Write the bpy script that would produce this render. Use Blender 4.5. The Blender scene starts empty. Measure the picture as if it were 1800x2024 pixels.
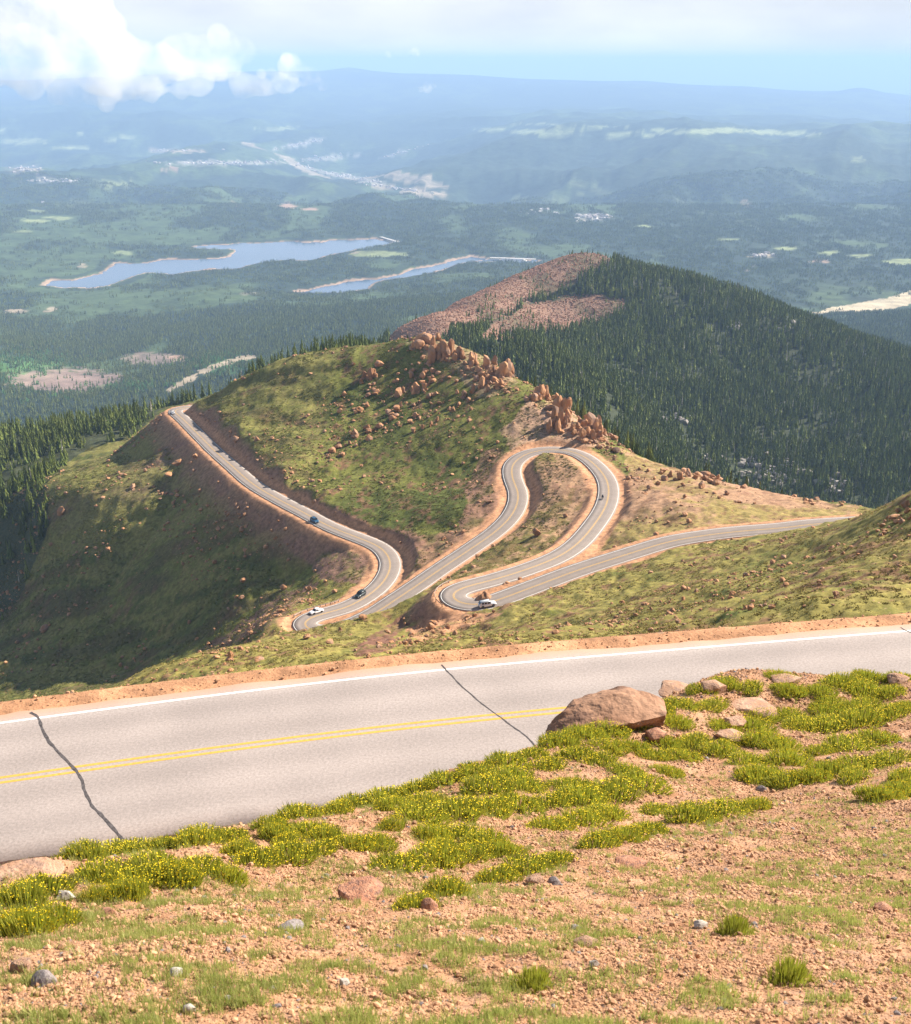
import bpy, bmesh, math, random
import numpy as np
from mathutils import Vector, noise as mnoise

# ------------------------------------------------------------------ camera, sky, sun, exposure
S = bpy.context.scene
PITCH = math.radians(22.3)
FPX = 2173.0                       # focal length in photograph pixels (1800 x 2024)
cam = bpy.data.cameras.new('camera')
camo = bpy.data.objects.new('camera', cam)
S.collection.objects.link(camo)
S.camera = camo
camo.location = (0, 0, 0)
camo.rotation_euler = (math.pi / 2 - PITCH, 0, 0)
cam.sensor_fit = 'VERTICAL'
cam.sensor_height = 24.0
cam.lens = FPX / 2024 * 24.0
cam.clip_start = 0.05
cam.clip_end = 250000
cam.dof.use_dof = True
cam.dof.focus_distance = 70
cam.dof.aperture_fstop = 5.6

SUN_EL = math.radians(34)
SUN_AZ = math.atan2(0.87, 0.49)     # clockwise from +Y
SUND = Vector((math.sin(SUN_AZ) * math.cos(SUN_EL), math.cos(SUN_AZ) * math.cos(SUN_EL), math.sin(SUN_EL)))
w = bpy.data.worlds.new('World')
S.world = w
w.use_nodes = True
nt = w.node_tree
for n in list(nt.nodes):
    nt.nodes.remove(n)
def N(nt, t, **kw):
    n = nt.nodes.new(t)
    for k, v in kw.items():
        if k.startswith('i_'):
            n.inputs[k[2:].replace('_', ' ')].default_value = v
        else:
            setattr(n, k, v)
    return n
sky = N(nt, 'ShaderNodeTexSky', sky_type='NISHITA', sun_disc=False)
sky.sun_elevation = SUN_EL
sky.sun_rotation = SUN_AZ
sky.altitude = 3600
sky.air_density = 1.0
sky.dust_density = 1.5
bg = N(nt, 'ShaderNodeBackground')
bg.inputs['Strength'].default_value = 0.06
wo = N(nt, 'ShaderNodeOutputWorld')
tc = N(nt, 'ShaderNodeTexCoord')
# cloud deck: direction projected on a layer, thin streaky noise
mp = N(nt, 'ShaderNodeMapping')
mp.inputs['Scale'].default_value = (1.0, 1.0, 3.2)
mp.inputs['Location'].default_value = (0.35, 0.0, 0.1)
nz = N(nt, 'ShaderNodeTexNoise')
nz.inputs['Scale'].default_value = 3.2
nz.inputs['Detail'].default_value = 6
nz.inputs['Roughness'].default_value = 0.55
cr = N(nt, 'ShaderNodeValToRGB')
cr.color_ramp.elements[0].position = 0.20
cr.color_ramp.elements[1].position = 0.46
nz2 = N(nt, 'ShaderNodeTexNoise')
nz2.inputs['Scale'].default_value = 4.5
nz2.inputs['Detail'].default_value = 5
cr2 = N(nt, 'ShaderNodeValToRGB')
cr2.color_ramp.elements[0].position = 0.35
cr2.color_ramp.elements[0].color = (5.0, 5.2, 5.5, 1)
cr2.color_ramp.elements[1].position = 0.6
cr2.color_ramp.elements[1].color = (6.7, 6.75, 6.8, 1)
mx = N(nt, 'ShaderNodeMix', data_type='RGBA')
L = nt.links.new
L(tc.outputs['Generated'], mp.inputs['Vector'])
L(mp.outputs['Vector'], nz.inputs['Vector'])
L(mp.outputs['Vector'], nz2.inputs['Vector'])
L(nz.outputs['Fac'], cr.inputs['Fac'])
L(nz2.outputs['Fac'], cr2.inputs['Fac'])
sp_ = N(nt, 'ShaderNodeSeparateXYZ'); L(tc.outputs['Generated'], sp_.inputs[0])
el_ = N(nt, 'ShaderNodeMapRange'); el_.interpolation_type = 'SMOOTHSTEP'      # cloud cover thinned towards the unseen zenith to cut fill light
el_.inputs['From Min'].default_value = 0.08; el_.inputs['From Max'].default_value = 0.55
el_.inputs['To Min'].default_value = 1.0; el_.inputs['To Max'].default_value = 0.15
L(sp_.outputs[2], el_.inputs['Value'])
cm_ = N(nt, 'ShaderNodeMath', operation='MULTIPLY'); L(cr.outputs['Color'], cm_.inputs[0]); L(el_.outputs[0], cm_.inputs[1])
ve_ = N(nt, 'ShaderNodeMapRange'); ve_.interpolation_type = 'SMOOTHSTEP'     # milky veil along the whole horizon
ve_.inputs['From Min'].default_value = 0.0; ve_.inputs['From Max'].default_value = 0.16; ve_.inputs['To Min'].default_value = 1.0; ve_.inputs['To Max'].default_value = 0.0
L(sp_.outputs[2], ve_.inputs['Value'])
mv_ = N(nt, 'ShaderNodeMath', operation='MAXIMUM'); L(cm_.outputs[0], mv_.inputs[0]); L(ve_.outputs[0], mv_.inputs[1])
L(mv_.outputs[0], mx.inputs['Factor'])
L(sky.outputs['Color'], mx.inputs[6])
L(cr2.outputs['Color'], mx.inputs[7])
L(mx.outputs[2], bg.inputs['Color'])
L(bg.outputs['Background'], wo.inputs['Surface'])

sl = bpy.data.lights.new('sun', 'SUN')
sl.energy = 5.0
sl.angle = math.radians(0.5)
sl.color = (1.0, 0.90, 0.77)
so = bpy.data.objects.new('sun', sl)
so.rotation_euler = SUND.to_track_quat('Z', 'Y').to_euler()
S.collection.objects.link(so)
S.view_settings.view_transform = 'Standard'
S.view_settings.look = 'None'
S.view_settings.gamma = 1
S.view_settings.use_curve_mapping = False
S.view_settings.exposure = 1.38
try:
    S.cycles.use_denoising = True
    S.cycles.denoiser = 'OPENIMAGEDENOISE'
except Exception:
    pass
S.cycles.max_bounces = 8
S.cycles.diffuse_bounces = 2
S.cycles.glossy_bounces = 2
S.cycles.volume_bounces = 4
S.cycles.transparent_max_bounces = 8
S.cycles.volume_max_steps = 96
S.cycles.volume_step_rate = 1.0
S.cycles.caustics_reflective = False
S.cycles.caustics_refractive = False

rng = np.random.default_rng(7)
R = random.Random(11)
C = S.collection

# ------------------------------------------------------------------ sight lines (photo pixel -> ray)
ct, st = math.cos(PITCH), math.sin(PITCH)
def ray(px, py):
    px = np.asarray(px, float); py = np.asarray(py, float)
    u = (px - 900) / FPX; v = (py - 1012) / FPX
    return u, ct - v * st, -st - v * ct
def at(px, py, t):
    x, y, z = ray(px, py)
    return np.stack([x * t, y * t, z * t], -1)
def proj(X, Y, Z):
    d = np.maximum(Y * ct - Z * st, 1e-3)
    v = (-(Y * st + Z * ct)) / d
    return X / d * FPX + 900, v * FPX + 1012, d
def on_level(px, py, z):
    x, y, zz = ray(px, py)
    return np.stack([x / zz * z, y / zz * z, np.broadcast_to(z, np.shape(x / zz))], -1)

# ------------------------------------------------------------------ noise
def _h(ix, iy, seed):
    h = (ix.astype(np.int64) * 374761393 + iy.astype(np.int64) * 668265263 + seed * 1442695041) & 0xffffffff
    h = ((h ^ (h >> 13)) * 1274126177) & 0xffffffff
    return ((h ^ (h >> 16)) & 0xffffff) / float(0xffffff)
def vn(x, y, seed=0):
    xi = np.floor(x); yi = np.floor(y)
    fx = x - xi; fy = y - yi
    fx = fx * fx * (3 - 2 * fx); fy = fy * fy * (3 - 2 * fy)
    a = _h(xi, yi, seed); b = _h(xi + 1, yi, seed); c = _h(xi, yi + 1, seed); d = _h(xi + 1, yi + 1, seed)
    return (a + (b - a) * fx) * (1 - fy) + (c + (d - c) * fx) * fy
def fbm(x, y, seed=0, oct=4, lac=2.03, gain=0.5):
    s = 0; a = 1; tot = 0
    for k in range(oct):
        ca, sa = math.cos(0.5 * k), math.sin(0.5 * k)
        s = s + a * vn(x * ca - y * sa, x * sa + y * ca, seed + k * 17)
        tot += a; a *= gain; x = x * lac; y = y * lac
    return s / tot
def sm(x, a, b):
    t = np.clip((x - a) / (b - a), 0, 1)
    return t * t * (3 - 2 * t)
def ridge(x, y, seed, oct=4):
    s = 0; a = 1; tot = 0
    for k in range(oct):
        s = s + a * (1 - np.abs(2 * vn(x, y, seed + k * 31) - 1)); tot += a
        a *= 0.5; x = x * 2.07 + 3.1; y = y * 2.07 + 1.7
    return s / tot

# ------------------------------------------------------------------ smooth surfaces through surveyed points
class TPS:
    def __init__(self, P, scale=1.0, reg=0.0):
        P = np.asarray(P, float)
        self.c = P[:, :2].mean(0); self.s = scale
        q = (P[:, :2] - self.c) / scale
        n = len(q)
        A = np.zeros((n + 3, n + 3))
        A[:n, :n] = self.k(((q[:, None] - q[None]) ** 2).sum(-1)) + np.eye(n) * reg
        A[:n, n] = 1; A[:n, n + 1:] = q
        A[n:, :n] = A[:n, n:].T
        b = np.concatenate([P[:, 2], [0, 0, 0]])
        sol = np.linalg.solve(A, b)
        self.w = sol[:n].astype(np.float32); self.a = sol[n:]; self.q = q.astype(np.float32)
    @staticmethod
    def k(r2):
        return 0.5 * r2 * np.log(r2 + 1e-12)
    def __call__(self, X, Y):
        sh = np.shape(X)
        x = ((np.ravel(X) - self.c[0]) / self.s); y = ((np.ravel(Y) - self.c[1]) / self.s)
        out = self.a[0] + self.a[1] * x + self.a[2] * y
        x = x.astype(np.float32); y = y.astype(np.float32)
        for i in range(0, len(x), 20000):
            r2 = (x[i:i + 20000, None] - self.q[:, 0]) ** 2 + (y[i:i + 20000, None] - self.q[:, 1]) ** 2
            out[i:i + 20000] += (0.5 * r2 * np.log(r2 + 1e-9)) @ self.w
        return out.reshape(sh)

# ------------------------------------------------------------------ roads
ROAD = [(1605,1036),(1567,1042),(1500,1047),(1433,1053),(1333,1068),(1267,1087),(1200,1108),(1133,1130),(1067,1155),(1013,1175),(980,1188),(950,1197),(920,1197),(900,1190),(889,1180),(890,1172),(905,1164),(930,1157),(967,1148),(1033,1128),(1100,1102),(1143,1073),(1177,1033),(1197,1000),(1203,970),(1197,945),(1177,920),(1150,900),(1120,890),(1087,888),(1050,893),(1023,907),(1011,923),(1013,947),(1023,970),(1023,993),(1010,1020),(980,1050),(933,1083),(867,1127),(817,1162),(780,1186),(740,1213),(680,1240),(630,1250),(600,1240),(596,1228),(613,1220),(633,1214),(687,1200),(733,1173),(760,1147),(772,1117),(763,1093),(743,1077),(700,1060),(650,1040),(600,1013),(550,987),(500,957),(457,920),(423,890),(390,857),(360,827),(345,814),(350,808),(372,805)]
def survey_road(A, z0, g):
    P = []
    for i, (x, y) in enumerate(A):
        r = np.array(ray(x, y))
        if i == 0:
            P.append(r * (z0 / r[2])); continue
        z = P[-1][2]
        for k in range(60):
            q = r * (z / r[2]); z = .5 * z + .5 * (P[-1][2] - g * math.hypot(*(q - P[-1])[:2]))
        P.append(r * (z / r[2]))
    return np.array(P)
def resample(P, step, passes=3):
    P = np.asarray(P, float)
    # Catmull-Rom then even spacing
    Q = np.vstack([2 * P[0] - P[1], P, 2 * P[-1] - P[-2]])
    out = []
    for i in range(1, len(Q) - 2):
        for t in np.linspace(0, 1, 12, endpoint=False):
            a, b, c, d = Q[i - 1], Q[i], Q[i + 1], Q[i + 2]
            out.append(0.5 * (2 * b + (c - a) * t + (2 * a - 5 * b + 4 * c - d) * t * t + (3 * b - a - 3 * c + d) * t ** 3))
    out.append(P[-1]); out = np.array(out)
    for _ in range(2):
        d = np.concatenate([[0], np.cumsum(np.hypot(*np.diff(out[:, :2], axis=0).T))])
        n = max(int(d[-1] / step), 2)
        s = np.linspace(0, d[-1], n + 1)
        out = np.stack([np.interp(s, d, out[:, k]) for k in range(3)], -1)
        for _ in range(passes):
            out[1:-1] = (out[:-2] + 2 * out[1:-1] + out[2:]) / 4
    return out
far_pts = survey_road(ROAD, -124, .062)
e = far_pts[0]
pre = np.array([e + (150, -60, 10.0), e + (110, -28, 7.4), e + (70, -9, 4.5), e + (35, -1, 2.2)])
post = far_pts[-1] + np.array([(9, 7, -1.6), (24, 24, -6), (42, 58, -15)])
FAR = resample(np.vstack([pre, far_pts, post]), 2.0)
H0 = -21.0
wl = [(-400, 1482), (0, 1430), (250, 1395), (500, 1362), (870, 1320), (1200, 1296), (1500, 1270), (1780, 1247), (2050, 1228)]
WL = on_level(*np.array(wl, float).T, H0)
WL = resample(WL, 2.0, 8)
def normals(P):
    d = np.gradient(P[:, :2], axis=0)
    d /= np.hypot(d[:, 0], d[:, 1])[:, None]
    return np.stack([-d[:, 1], d[:, 0]], -1)
nn = normals(WL)
NEAR = WL.copy(); NEAR[:, :2] -= nn * 3.45
d0 = NEAR[1] - NEAR[0]; d1 = NEAR[-1] - NEAR[-2]
NEAR = np.vstack([[NEAR[0] - d0 * k for k in range(22, 0, -1)], NEAR, [NEAR[-1] + d1 * k for k in range(1, 20)]])

# ------------------------------------------------------------------ the mountain: surveyed points (pixel, pixel, range)
MP = [
 # near spur, right
 (1800,978,220),(1740,1003,245),(1700,1020,262),(1640,1033,296),(1590,1044,303),(1500,1064,298),(1400,1084,292),(1300,1110,285),(1200,1140,280),(1100,1170,275),(1000,1201,270),
 (1000,1230,255),(1200,1200,240),(1400,1150,225),(1600,1100,230),(1700,1100,190),(1790,1100,160),(1500,1240,115),(1750,1200,110),(1200,1270,140),(900,1285,150),(700,1300,170),(500,1320,180),(300,1345,195),
 (880,1255,255),(1100,1245,205),(1400,1215,165),(1640,1170,150),(2000,900,200),(2100,1100,150),(2000,1200,105),
 # spur, left part and its crest
 (745,1193,313),(700,1205,309),(640,1224,303),(590,1240,298),(500,1263,285),(400,1295,265),(330,1318,250),(250,1345,228),
 (760,1262,262),(700,1277,240),(600,1272,262),(450,1300,240),(800,1243,288),
 # bowl
 (560,1203,350),(450,1265,368),(350,1302,388),(250,1338,405),(500,1150,402),(400,1050,452),(300,1150,458),(200,1250,441),(100,1330,436),(0,1362,440),(-150,1370,460),
 (300,1000,492),(200,1000,505),(100,1000,528),(0,1000,560),(300,900,566),(200,905,606),(100,935,630),(0,1150,530),(100,1150,494),(200,1120,478),(0,1250,496),(-150,1150,600),(-200,1000,650),
 (600,1120,398),(400,960,492),(650,1100,392),
 # trees below the road corner, left
 (150,872,850),(0,880,980),(300,822,760),(-200,900,950),
 # green face between left road and rock ridge
 (400,785,592),(450,755,605),(420,792,578),(520,731,605),(600,706,600),(700,688,588),(780,674,572),(860,668,560),
 (600,850,505),(700,800,520),(800,850,485),(800,750,530),(900,850,465),(900,780,500),(1000,850,455),(900,950,430),(800,1000,410),(700,1000,418),(700,920,465),(600,940,455),(950,1000,395),(520,850,517),(450,820,547),(430,850,522),(470,870,502),(400,820,556),(540,930,456),(600,965,438),
 # ridge crest
 (930,700,535),(975,735,515),(1020,752,498),(1090,792,472),(1150,845,452),(1200,880,442),(1300,925,410),(1400,947,400),(1500,975,386),(1600,996,371),(1680,1007,360),
 (1300,1000,350),(1400,1000,346),(1300,1040,330),(1450,1020,335),(1100,950,398),(1060,1050,350),
 # wooded hill: crest
 (780,668,1200),(900,612,1300),(1000,562,1380),(1080,520,1440),(1140,504,1480),(1190,510,1490),(1230,530,1500),(1300,545,1505),(1400,566,1500),(1500,604,1470),(1600,646,1430),(1700,688,1400),(1800,724,1380),(2000,790,1350),
 (1100,620,1330),(1200,700,1230),(1000,680,1150),(1300,800,1120),(1500,900,1060),(1700,950,1020),(1650,1000,980),(1450,980,960),(1800,980,1000),(1800,800,1230),(1500,700,1330),(1300,600,1400),(1300,880,960),(1250,870,900),(1400,940,930),(900,690,1000),(2000,900,1150),
]
MP = np.array(MP, float)
pts = [at(*r) for r in MP]
# places the photograph does not show (behind crests)
for (x, y, dz) in [(45, 480, -55), (90, 450, -45), (-20, 640, -45), (-90, 690, -60), (-170, 740, -75), (150, 440, -60), (60, 560, -95)]:
    pass
def behind(px, t, z):
    x, y, _ = ray(px, 800)
    return np.array([x * t, y * t, z])
pts += [behind(860, 640, -170), behind(860, 780, -215), behind(1000, 600, -185), behind(1000, 760, -235), behind(1100, 560, -180), behind(1100, 720, -245),
        behind(1200, 540, -195), behind(1200, 720, -262), behind(1350, 500, -205), behind(1350, 700, -285), behind(1550, 480, -205), behind(1550, 700, -300),
        behind(1700, 440, -190), behind(1750, 650, -300), behind(2000, 500, -230),
        behind(700, 680, -166), behind(700, 800, -200), behind(700, 900, -320), behind(550, 700, -183), behind(550, 800, -215), behind(550, 950, -400), behind(450, 720, -199), behind(450, 820, -235), behind(450, 1000, -430), behind(380, 740, -215),
        np.array([-300., 1500., -600.]), np.array([-800., 1500., -620.]), np.array([-170., 1300., -520.]), np.array([-300., 1150., -440.]), np.array([-600., 1250., -500.]), behind(500, 300, -153), behind(400, 300, -170), behind(600, 325, -160), behind(250, 290, -175), behind(50, 250, -180), behind(-100, 330, -200),
        behind(0, 90, -60), behind(0, 120, -78), behind(-150, 110, -72), behind(0, 160, -104), behind(-200, 200, -150), behind(200, 160, -96)]
for X in (-60, -30, 0, 30, 60, 90):
    yy = float(np.interp(X, NEAR[:, 0], NEAR[:, 1]))
    pts += [np.array([X, yy + 5.6, -21.3]), np.array([X, yy + 9, -24.5]), np.array([X, yy - 8, -19.0]), np.array([X, yy + 26, -35.5 - 0.05 * abs(X - 90)]), np.array([X, yy - 25, -9.0])]
for X in (-1100, -600, -200, 200, 600, 1100, 1700):
    pts += [np.array([X, 1900, (-520. if X < 900 else -600.) if X > 0 else -660.]), np.array([X, 2400, -690.]), np.array([X, 3000, -740.])]
fp = FAR[::9]
pts += [p for p in fp if 40 < p[1] < 640]
tps_mid = TPS(np.array(pts), 100.0, 1e-4)
FP = [(0,740,2500),(400,745,2400),(150,700,3000),(700,640,3000),(1750,640,3000),(1000,600,3400),(500,510,4820),(90,565,4230),(1000,515,4750),(1700,600,3800),(-200,600,3600),(2100,600,3600),
 (0,450,5900),(500,450,5900),(900,440,6100),(0,400,7200),(600,400,7200),(0,350,9500),(600,350,9500),(900,380,7900),(0,300,12800),(700,300,12800),(0,250,14500),(700,250,14500),(0,200,18500),(700,200,18500),(0,160,24000),(300,152,24500),(560,146,25000),(640,143,25500),(690,134,26000),(740,143,26000),(900,149,26000),(1100,156,25000),
 (1300,440,6800),(1300,350,8200),(1300,290,9700),(1300,262,11700),(1300,240,14500),(1300,200,18500),(1300,165,24000),(1050,350,8600),(1050,290,10400),(1050,256,12500),(1700,440,6500),(1700,300,9500),(1700,250,14000),(1700,205,19000),(1500,178,23000),(1640,184,22500),(1700,174,22000),(1760,188,22000),(1850,208,21500),(2100,225,21000),(1000,200,18500),(-200,300,12800),(-200,165,25000),(2100,300,9500)]
q = np.array([at(*r) for r in np.array(FP, float)])
cols = [(p[0] / p[1] * 3, math.log(p[1]), p[2]) for p in q]
cols += [(s, math.log(38000), -1150.) for s in (-2, -1, 0, 1, 2)]
cols += [(s, math.log(80000), -1500.) for s in (-2, -1, 0, 1, 2)] + [(s, math.log(2000), -600) for s in (-2, 0, 2)]
tps_far = TPS(np.array(cols), 1.0, 1e-4)

LAKE_Z = -800.0
LAKES = [
 [(90,566),(100,556),(140,556),(178,546),(215,536),(232,521),(258,522),(290,521),(320,514),(350,512),(380,513),(405,513),(430,512),(452,507),(466,498),(458,492),(430,492),(400,492),(385,488),(420,484),(450,484),(480,481),(515,481),(560,477),(600,479),(640,480),(656,474),(690,476),(740,471),(778,479),(740,489),(700,493),(690,498),(650,504),(620,513),(600,516),(560,514),(520,518),(480,526),(450,533),(420,531),(380,536),(340,541),(290,539),(260,546),(240,554),(215,566),(180,569),(130,568)],
 [(590,580),(640,566),(700,556),(745,551),(800,541),(820,531),(860,526),(880,521),(905,512),(935,508),(965,512),(920,519),(880,531),(850,541),(800,548),(760,553),(735,561),(725,573),(690,576),(640,580)],
 [(965,512),(1005,512),(1065,516),(1055,520),(1000,518),(940,519)],
]
LK = [on_level(*np.array(l, float).T, LAKE_Z)[:, :2] for l in LAKES]
def inpoly(x, y, poly):
    poly = np.asarray(poly); c = np.zeros(np.shape(x), bool)
    j = len(poly) - 1
    for i in range(len(poly)):
        xi, yi = poly[i]; xj, yj = poly[j]
        if yi != yj:
            c ^= ((yi > y) != (yj > y)) & (x < (xj - xi) * (y - yi) / (yj - yi) + xi)
        j = i
    return c
def segdist(x, y, P, closed=False):
    P = np.asarray(P); d = np.full(np.shape(x), 1e9)
    n = len(P)
    for i in range(n if closed else n - 1):
        a = P[i]; b = P[(i + 1) % n]; ab = b - a
        t = np.clip(((x - a[0]) * ab[0] + (y - a[1]) * ab[1]) / (ab @ ab), 0, 1)
        d = np.minimum(d, np.hypot(x - a[0] - t * ab[0], y - a[1] - t * ab[1]))
    return d
def lake_sd(X, Y):
    sd = np.full(np.shape(X), 1e9)
    for l in LK:
        d = segdist(X, Y, l, True)
        d = np.where(inpoly(X, Y, l), -d, d)
        sd = np.minimum(sd, d)
    return sd

NRD = resample(NEAR[(NEAR[:, 0] > -55) & (NEAR[:, 0] < 60)], .4, 0)
NRX = NEAR[(NEAR[:, 0] <= -55) | (NEAR[:, 0] >= 60)]
AR = np.vstack([FAR, NRD, NRX]).astype(np.float32)
AW = np.concatenate([np.full(len(FAR), 5.6), np.full(len(NRD) + len(NRX), 5.1)]).astype(np.float32)
def height(X, Y, detail=True, info=False):
    sh = np.shape(X)
    X = np.ravel(X).astype(float); Y = np.ravel(Y).astype(float)
    Z = np.zeros(len(X)); cut = np.zeros(len(X)); dist = np.full(len(X), 1e3); lsd = np.full(len(X), 1e9)
    m = Y < 2600
    if m.any():
        Z[m] = tps_mid(X[m], Y[m])
    f = Y > 1700
    if f.any():
        x, y = X[f], Y[f]
        zf = tps_far(x / y * 3, np.log(y))
        ang = 0.35
        xr, yr = x * math.cos(ang) - y * math.sin(ang), x * math.sin(ang) + y * math.cos(ang)
        wv = np.clip(y / 2600, 0.5, 3.2)
        amp = np.interp(y, [1700, 3000, 5000, 7000, 10000, 20000, 45000, 80000], [30, 55, 60, 130, 150, 190, 330, 200])
        n1 = ridge(xr / 900 + 5, yr / 1400, 3, 5) - 0.62
        n2 = ridge(xr / 2600 + 9, yr / 3800, 8, 5) - 0.62
        n3 = ridge(xr / 7000, yr / 16000, 12, 4) - 0.62
        k1 = sm(y, 12000, 5000); k3 = sm(y, 15000, 25000)
        nz_ = n1 * k1 + n2 * (1 - k1) * (1 - k3) * 1.2 + n3 * k3 + 0.35 * n2 * k1
        zf = zf + amp * nz_ * np.interp(y, [3000, 6500, 8000, 12000, 20000], [1.35, 1.6, 3.6, 2.8, .9])
        lk = (y > 3300) & (y < 6500)
        if lk.any():
            sd = lake_sd(x[lk] + 25 * (vn(x[lk] / 40, y[lk] / 60, 5) - .5), y[lk] + 50 * (vn(x[lk] / 60, y[lk] / 80, 6) - .5))
            z = zf[lk]
            land = np.clip(z, LAKE_Z + 1.0 + np.minimum(sd * 0.05, 40), LAKE_Z + 1.5 + sd * 0.14)
            zf[lk] = np.where(sd > 0, land, LAKE_Z - 3 - np.minimum(-sd * .1, 10))
            t = np.full(len(x), 1e9); t[lk] = sd; lsd[f] = t
        b = sm(Y[f], 1750, 2450)
        Z[f] = Z[f] * (1 - b) + zf * b if True else zf
    # woods hill and outer slopes: gullies
    g = (Y > 520) & (Y < 2400)
    if g.any():
        a = sm(Y[g], 620, 900) * sm(Y[g], 2400, 2000)
        Z[g] += a * 26 * (fbm(X[g] / 130, Y[g] / 170, 21, 4) - .5)
    md = (Y > 60) & (Y < 760)
    if md.any() and detail:
        x, y = X[md], Y[md]
        a = sm(y, 60, 110)
        st2 = fbm((x - y * .35) / 30, (y + x * .35) / 9, 33, 4) - .5
        nzv = np.where(x < -50, sm(y, 340, 380) * 3.2 * st2, 0) + 5.0 * (fbm(x / 38 + 3, y / 52, 31, 3) - .5) + 1.5 * (fbm(x / 9, y / 12, 41, 3) - .5)
        Z[md] += a * nzv
    c = (Y < 700) & (Y > 10)
    if c.any():
        x = X[c].astype(np.float32); y = Y[c].astype(np.float32); z = Z[c]
        lo = np.empty(len(x), np.float32); up = np.empty_like(lo); dm = np.empty_like(lo); zn = np.empty_like(lo)
        for i in range(0, len(x), 8000):
            d = np.sqrt((x[i:i + 8000, None] - AR[:, 0]) ** 2 + (y[i:i + 8000, None] - AR[:, 1]) ** 2)
            e_ = np.maximum(d - AW, 0)
            lo[i:i + 8000] = (AR[:, 2] - 0.80 * e_).max(1)
            up[i:i + 8000] = (AR[:, 2] + 0.95 * e_ + 0.02).min(1)
            k = d.argmin(1); dm[i:i + 8000] = d[np.arange(len(k)), k]
            zn[i:i + 8000] = AR[k, 2]; 
            lo[i:i + 8000] = np.where(dm[i:i + 8000] < AW[k], zn[i:i + 8000], lo[i:i + 8000])
            up[i:i + 8000] = np.where(dm[i:i + 8000] < AW[k], zn[i:i + 8000], up[i:i + 8000])
        mid = (lo + up) / 2; bad = lo > up
        lo = np.where(bad, mid, lo); up = np.where(bad, mid, up)
        z2 = np.clip(z, lo, up)
        cc = np.clip(np.abs(z2 - z) / 1.2, 0, 1) * np.sign(z2 - z)
        Z[c] = z2 - 0.16 * sm(dm, 6.2, 4.6); cut[c] = cc; dist[c] = dm
    if detail:
        k = (Y > 30) & (Y < 760)
        if k.any():
            x, y = X[k], Y[k]
            off = sm(dist[k], 5.6, 8.5)
            spur = sm(y, 330, 280)
            h = (fbm(x / 1.3, y / 1.7, 51, 3) - .5)
            h2 = (fbm(x / 3.1, y / 4.2, 61, 3) - .5)
            Z[k] += off * (h * (0.55 + 0.20 * spur) + h2 * (1.25 - 0.05 * spur))
    if info:
        return Z.reshape(sh), cut.reshape(sh), dist.reshape(sh), lsd.reshape(sh)
    return Z.reshape(sh)

# near slope we stand on
NP = [(0,2024,4.0),(450,2024,4.0),(900,2024,4.0),(1350,2024,4.0),(1800,2024,4.0),(0,1900,5.2),(900,1900,5.3),(1800,1900,5.5),(0,1800,6.9),(500,1800,7.1),(900,1800,7.3),(1400,1800,7.5),(1800,1800,7.4),
 (300,1710,8.6),(600,1700,9.4),(900,1700,9.8),(1300,1700,10.2),(1800,1700,9.6),(120,1702,8.7),(420,1645,10.2),(640,1605,11.8),(900,1600,12.6),(1300,1600,13.2),(1800,1600,12.4),(900,1526,15.0),(1060,1482,16.4),(1300,1500,16.4),(1600,1500,16.3),(1800,1500,15.8),
 (1130,1445,17.8),(1250,1408,19.0),(1330,1375,20.2),(1400,1343,21.3),(1540,1333,21.8),(1700,1337,21.8),(1800,1333,21.8),(1500,1420,19.0),(1750,1420,19.0),(2000,1335,21.8),(2000,1500,15.5),(2000,1800,7.4),(-150,1800,6.9),(-150,1760,7.6),(0,1746,7.8)]
NB = [at(*r) for r in np.array(NP, float)]
BROW = [(-300,1800,7.2),(0,1748,7.9),(120,1702,8.8),(250,1662,9.8),(420,1642,10.4),(640,1602,12.0),(900,1524,15.2),(1060,1480,16.6),(1250,1400,19.3),(1400,1340,21.5),(1600,1333,22.0),(1800,1330,22.0),(2100,1335,22.0)]
for r in BROW:
    p = at(*map(float, r)); h = p[:2] / np.hypot(*p[:2])
    for dd, dz in ((1.5, -1.5), (4, -4.6), (8, -9.6)):
        NB.append(np.array([p[0] + h[0] * dd * .6, p[1] + dd, p[2] + dz]))
NB += [np.array([x, y, -1.75 + 0.04 * x - (y + .2) * 0.5 if y > -1 else -1.7 + (-y) * .5]) for x in (-3, 0, 3) for y in (-3, 0.2)]
tps_near = TPS(np.array(NB), 5.0, 1e-3)
def near_h(X, Y, detail=True):
    z = tps_near(X, Y)
    if detail:
        z = z + 0.22 * (fbm(X / 1.1, Y / 1.1, 71, 3) - .5) + 0.045 * (fbm(X / .13, Y / .13, 81, 3) - .5) * sm(Y, 16, 6)
    return np.maximum(z, -21.9)
def cast(px, py, fn, t0, t1, n=260):
    px = np.atleast_1d(np.asarray(px, float)); py = np.atleast_1d(np.asarray(py, float))
    x, y, z = ray(px, py)
    T = t0 * (t1 / t0) ** (np.arange(n) / (n - 1))
    Hh = fn(x[:, None] * T, y[:, None] * T) - z[:, None] * T
    hit = Hh > 0
    k = np.where(hit.any(1), hit.argmax(1), n - 1); k = np.maximum(k, 1)
    i = np.arange(len(px))
    a, b = Hh[i, k - 1], Hh[i, k]
    f = np.clip(a / (a - b + 1e-9), 0, 1)
    t = T[k - 1] + (T[k] - T[k - 1]) * f
    return np.stack([x * t, y * t, z * t], -1), t
def visible(P, tmin=60, extra=0.0):
    """points on the mountain not hidden by ground in front"""
    r = np.linspace(0.25, 0.985, 60)
    X = P[:, 0:1] * r; Y = P[:, 1:2] * r; Z = (P[:, 2:3] + extra) * r
    hh = height(X, Y, detail=False)
    ok = Y > tmin
    return ~((hh > Z) & ok).any(1)

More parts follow.
